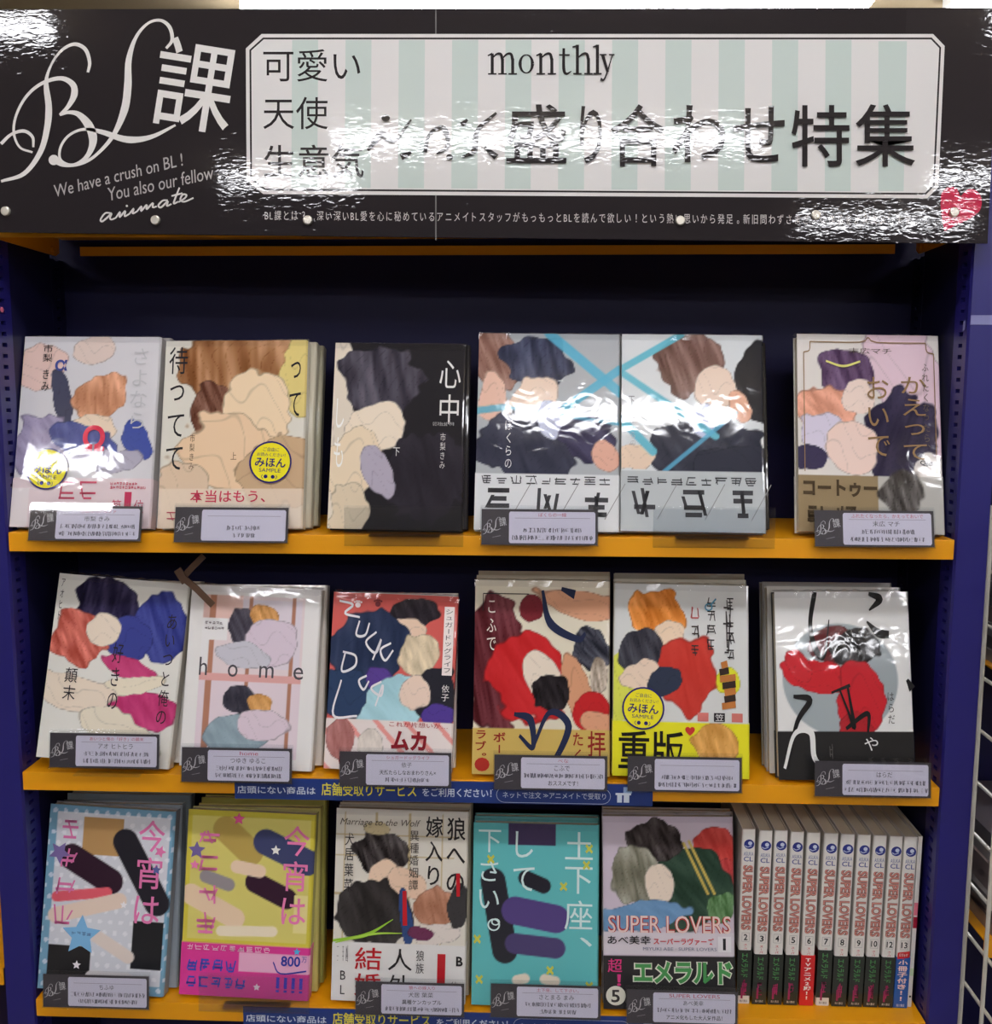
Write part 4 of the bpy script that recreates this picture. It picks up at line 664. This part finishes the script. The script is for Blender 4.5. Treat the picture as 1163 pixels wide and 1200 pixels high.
strip(2, 285, 790, 1180, 1200, 'blue notice strip with yellow and white lettering on the bottom shelf edge')
# ------------------------------------------------------------------ brown strap hanging below the upper shelf
BR = mat('brown_leather', (84, 58, 40), .6, bump=((300, 300, 300), .3, .0004, False))
def ribbon(m, pts, wd, th=.0012):
    P = [Vector(p) for p in pts]
    for i in range(len(P)-1):
        d = (P[i+1]-P[i]).normalized(); n = d.cross(Vector((0, 1, 0))).normalized(); v = []
        for q in (P[i]-d*.0006, P[i+1]+d*.0006):
            for s, yy in ((-1, 0), (1, 0), (1, th), (-1, th)): v.append(q+n*s*wd/2+Vector((0, yy, 0)))
        m.add([tuple(q) for q in v], [(0, 1, 5, 4), (1, 2, 6, 5), (2, 3, 7, 6), (3, 0, 4, 7), (3, 2, 1, 0), (4, 5, 6, 7)])
A = lambda x, y, Y: tuple(at(x, y, Y))
m = MB(); ribbon(m, [A(238, 652, .020), A(226, 664, .022), A(215, 676, .022)], .006); ribbon(m, [A(214, 677, .0195), A(230, 690, .0185), A(249, 709, .0175)], .0065); ribbon(m, [A(208, 668, .021), A(217, 682, .0195)], .008)
tag(m.build('brown_strap', BR), 'folded brown strap hanging between the crooked comic and the one lettered home', 'strap')
for i, (px, py, lab) in enumerate([(2, 363, 'tiny pink sticker on the left blue upright near the frame edge'), (33, 358, 'tiny pink sticker on the left inner rack side')]):
    o = MB().cyl((0, 0, 0), (.0006, 0, 0), .0026, 12).build('pink_sticker', mat('pink_dot', (232, 120, 150), .6))
    d = _r*(px-581.5)/FPX+_u*(600-py)/FPX+_f; X = -.4497 if i == 0 else -.4515; q = CAM+d*(X-CAM[0])/d[0]; o.location = (X, q[1], q[2]); tag(o, lab, 'sticker')
# ------------------------------------------------------------------ wire grid at the right and the next rack behind it
WIRE = mat('white_wire', (206, 202, 190), .4, .2)
e = tag(empty('wire_grid_panel', (.4905, 0, Z0-.6)), 'white wire grid panel standing out from the right side of the rack', 'wire panel')
for i in range(9): MB().cyl((0, .021-i*.0475, 0), (0, .021-i*.0475, .63), .0021 if i else .0027, 8).build('upright_wire', WIRE, e)
for i in range(13): MB().cyl((.0038, .024, .0245+i*.0525-.036), (.0038, -.362, .0245+i*.0525-.036), .0018, 8).build('cross_wire', WIRE, e)
def neighbour(x0, x1, label, zs):
    e = tag(empty('neighbour_rack', ((x0+x1)/2, 0, 0)), label, 'rack'); h = (x1-x0)/2
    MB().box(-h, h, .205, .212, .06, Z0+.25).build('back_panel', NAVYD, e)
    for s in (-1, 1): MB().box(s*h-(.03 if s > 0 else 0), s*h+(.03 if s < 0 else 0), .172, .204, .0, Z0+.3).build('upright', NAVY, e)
    MB().box(-h, h, .001, .204, 0, .06).build('plinth', NAVY, e)
    for i, z in enumerate(zs):
        m = MB(); m.box(-h, h, 0, .0015, z-TH, z, .0004); m.box(-h, h, .0016, .171, z-.0015, z-.0001)
        tag_ = m.build('shelf_board', YEL, e)
zR = [float(at(1150, 745, .02)[2])-.02-.065, float(at(1150, 960, .02)[2])-.13, Z0-.68]
zR = [Z0-.128, Z0-.395, Z0-.66]
neighbour(.5005, 1.38, 'neighbouring rack with yellow shelves beyond the wire grid at the right edge', zR)
zL = Z0-.4505
neighbour(-1.38, -.4815, 'neighbouring rack at the left edge of the photo', [zL, zL-.3, zL+.3])
rn = random.Random(3)
for j, z in enumerate(zR):
    zz = z+.0003
    for i in range(7 if j < 2 else 4):
        t = rn.uniform(.010, .016); c = rn.choice([(120, 114, 112), (160, 154, 152), (96, 90, 96), (140, 120, 116)])
        q = tag(empty('magazine', (.592+rn.uniform(-.004, .004), .004+rn.uniform(0, .004), zz)), 'pale magazine lying flat in the %s stack beyond the wire grid, %s from its bottom' % (('upper', 'middle', 'lower')[j], ('first', 'second', 'third', 'fourth', 'fifth', 'sixth', 'seventh')[i]), 'magazine', 'magazines lying beyond the wire grid')
        MB().box(-.083, .083, 0, .16, t-.0006, t).box(-.083, .083, 0, .16, 0, .0006).box(-.083, -.0822, 0, .16, .0006, t-.0006).build('cover', mat('magazine_cover', c, .4, .6, .1), q)
        MB().box(-.082, .082, .0008, .159, .0007, t-.0007).build('page_block', PAGES, q); zz += t+.0003
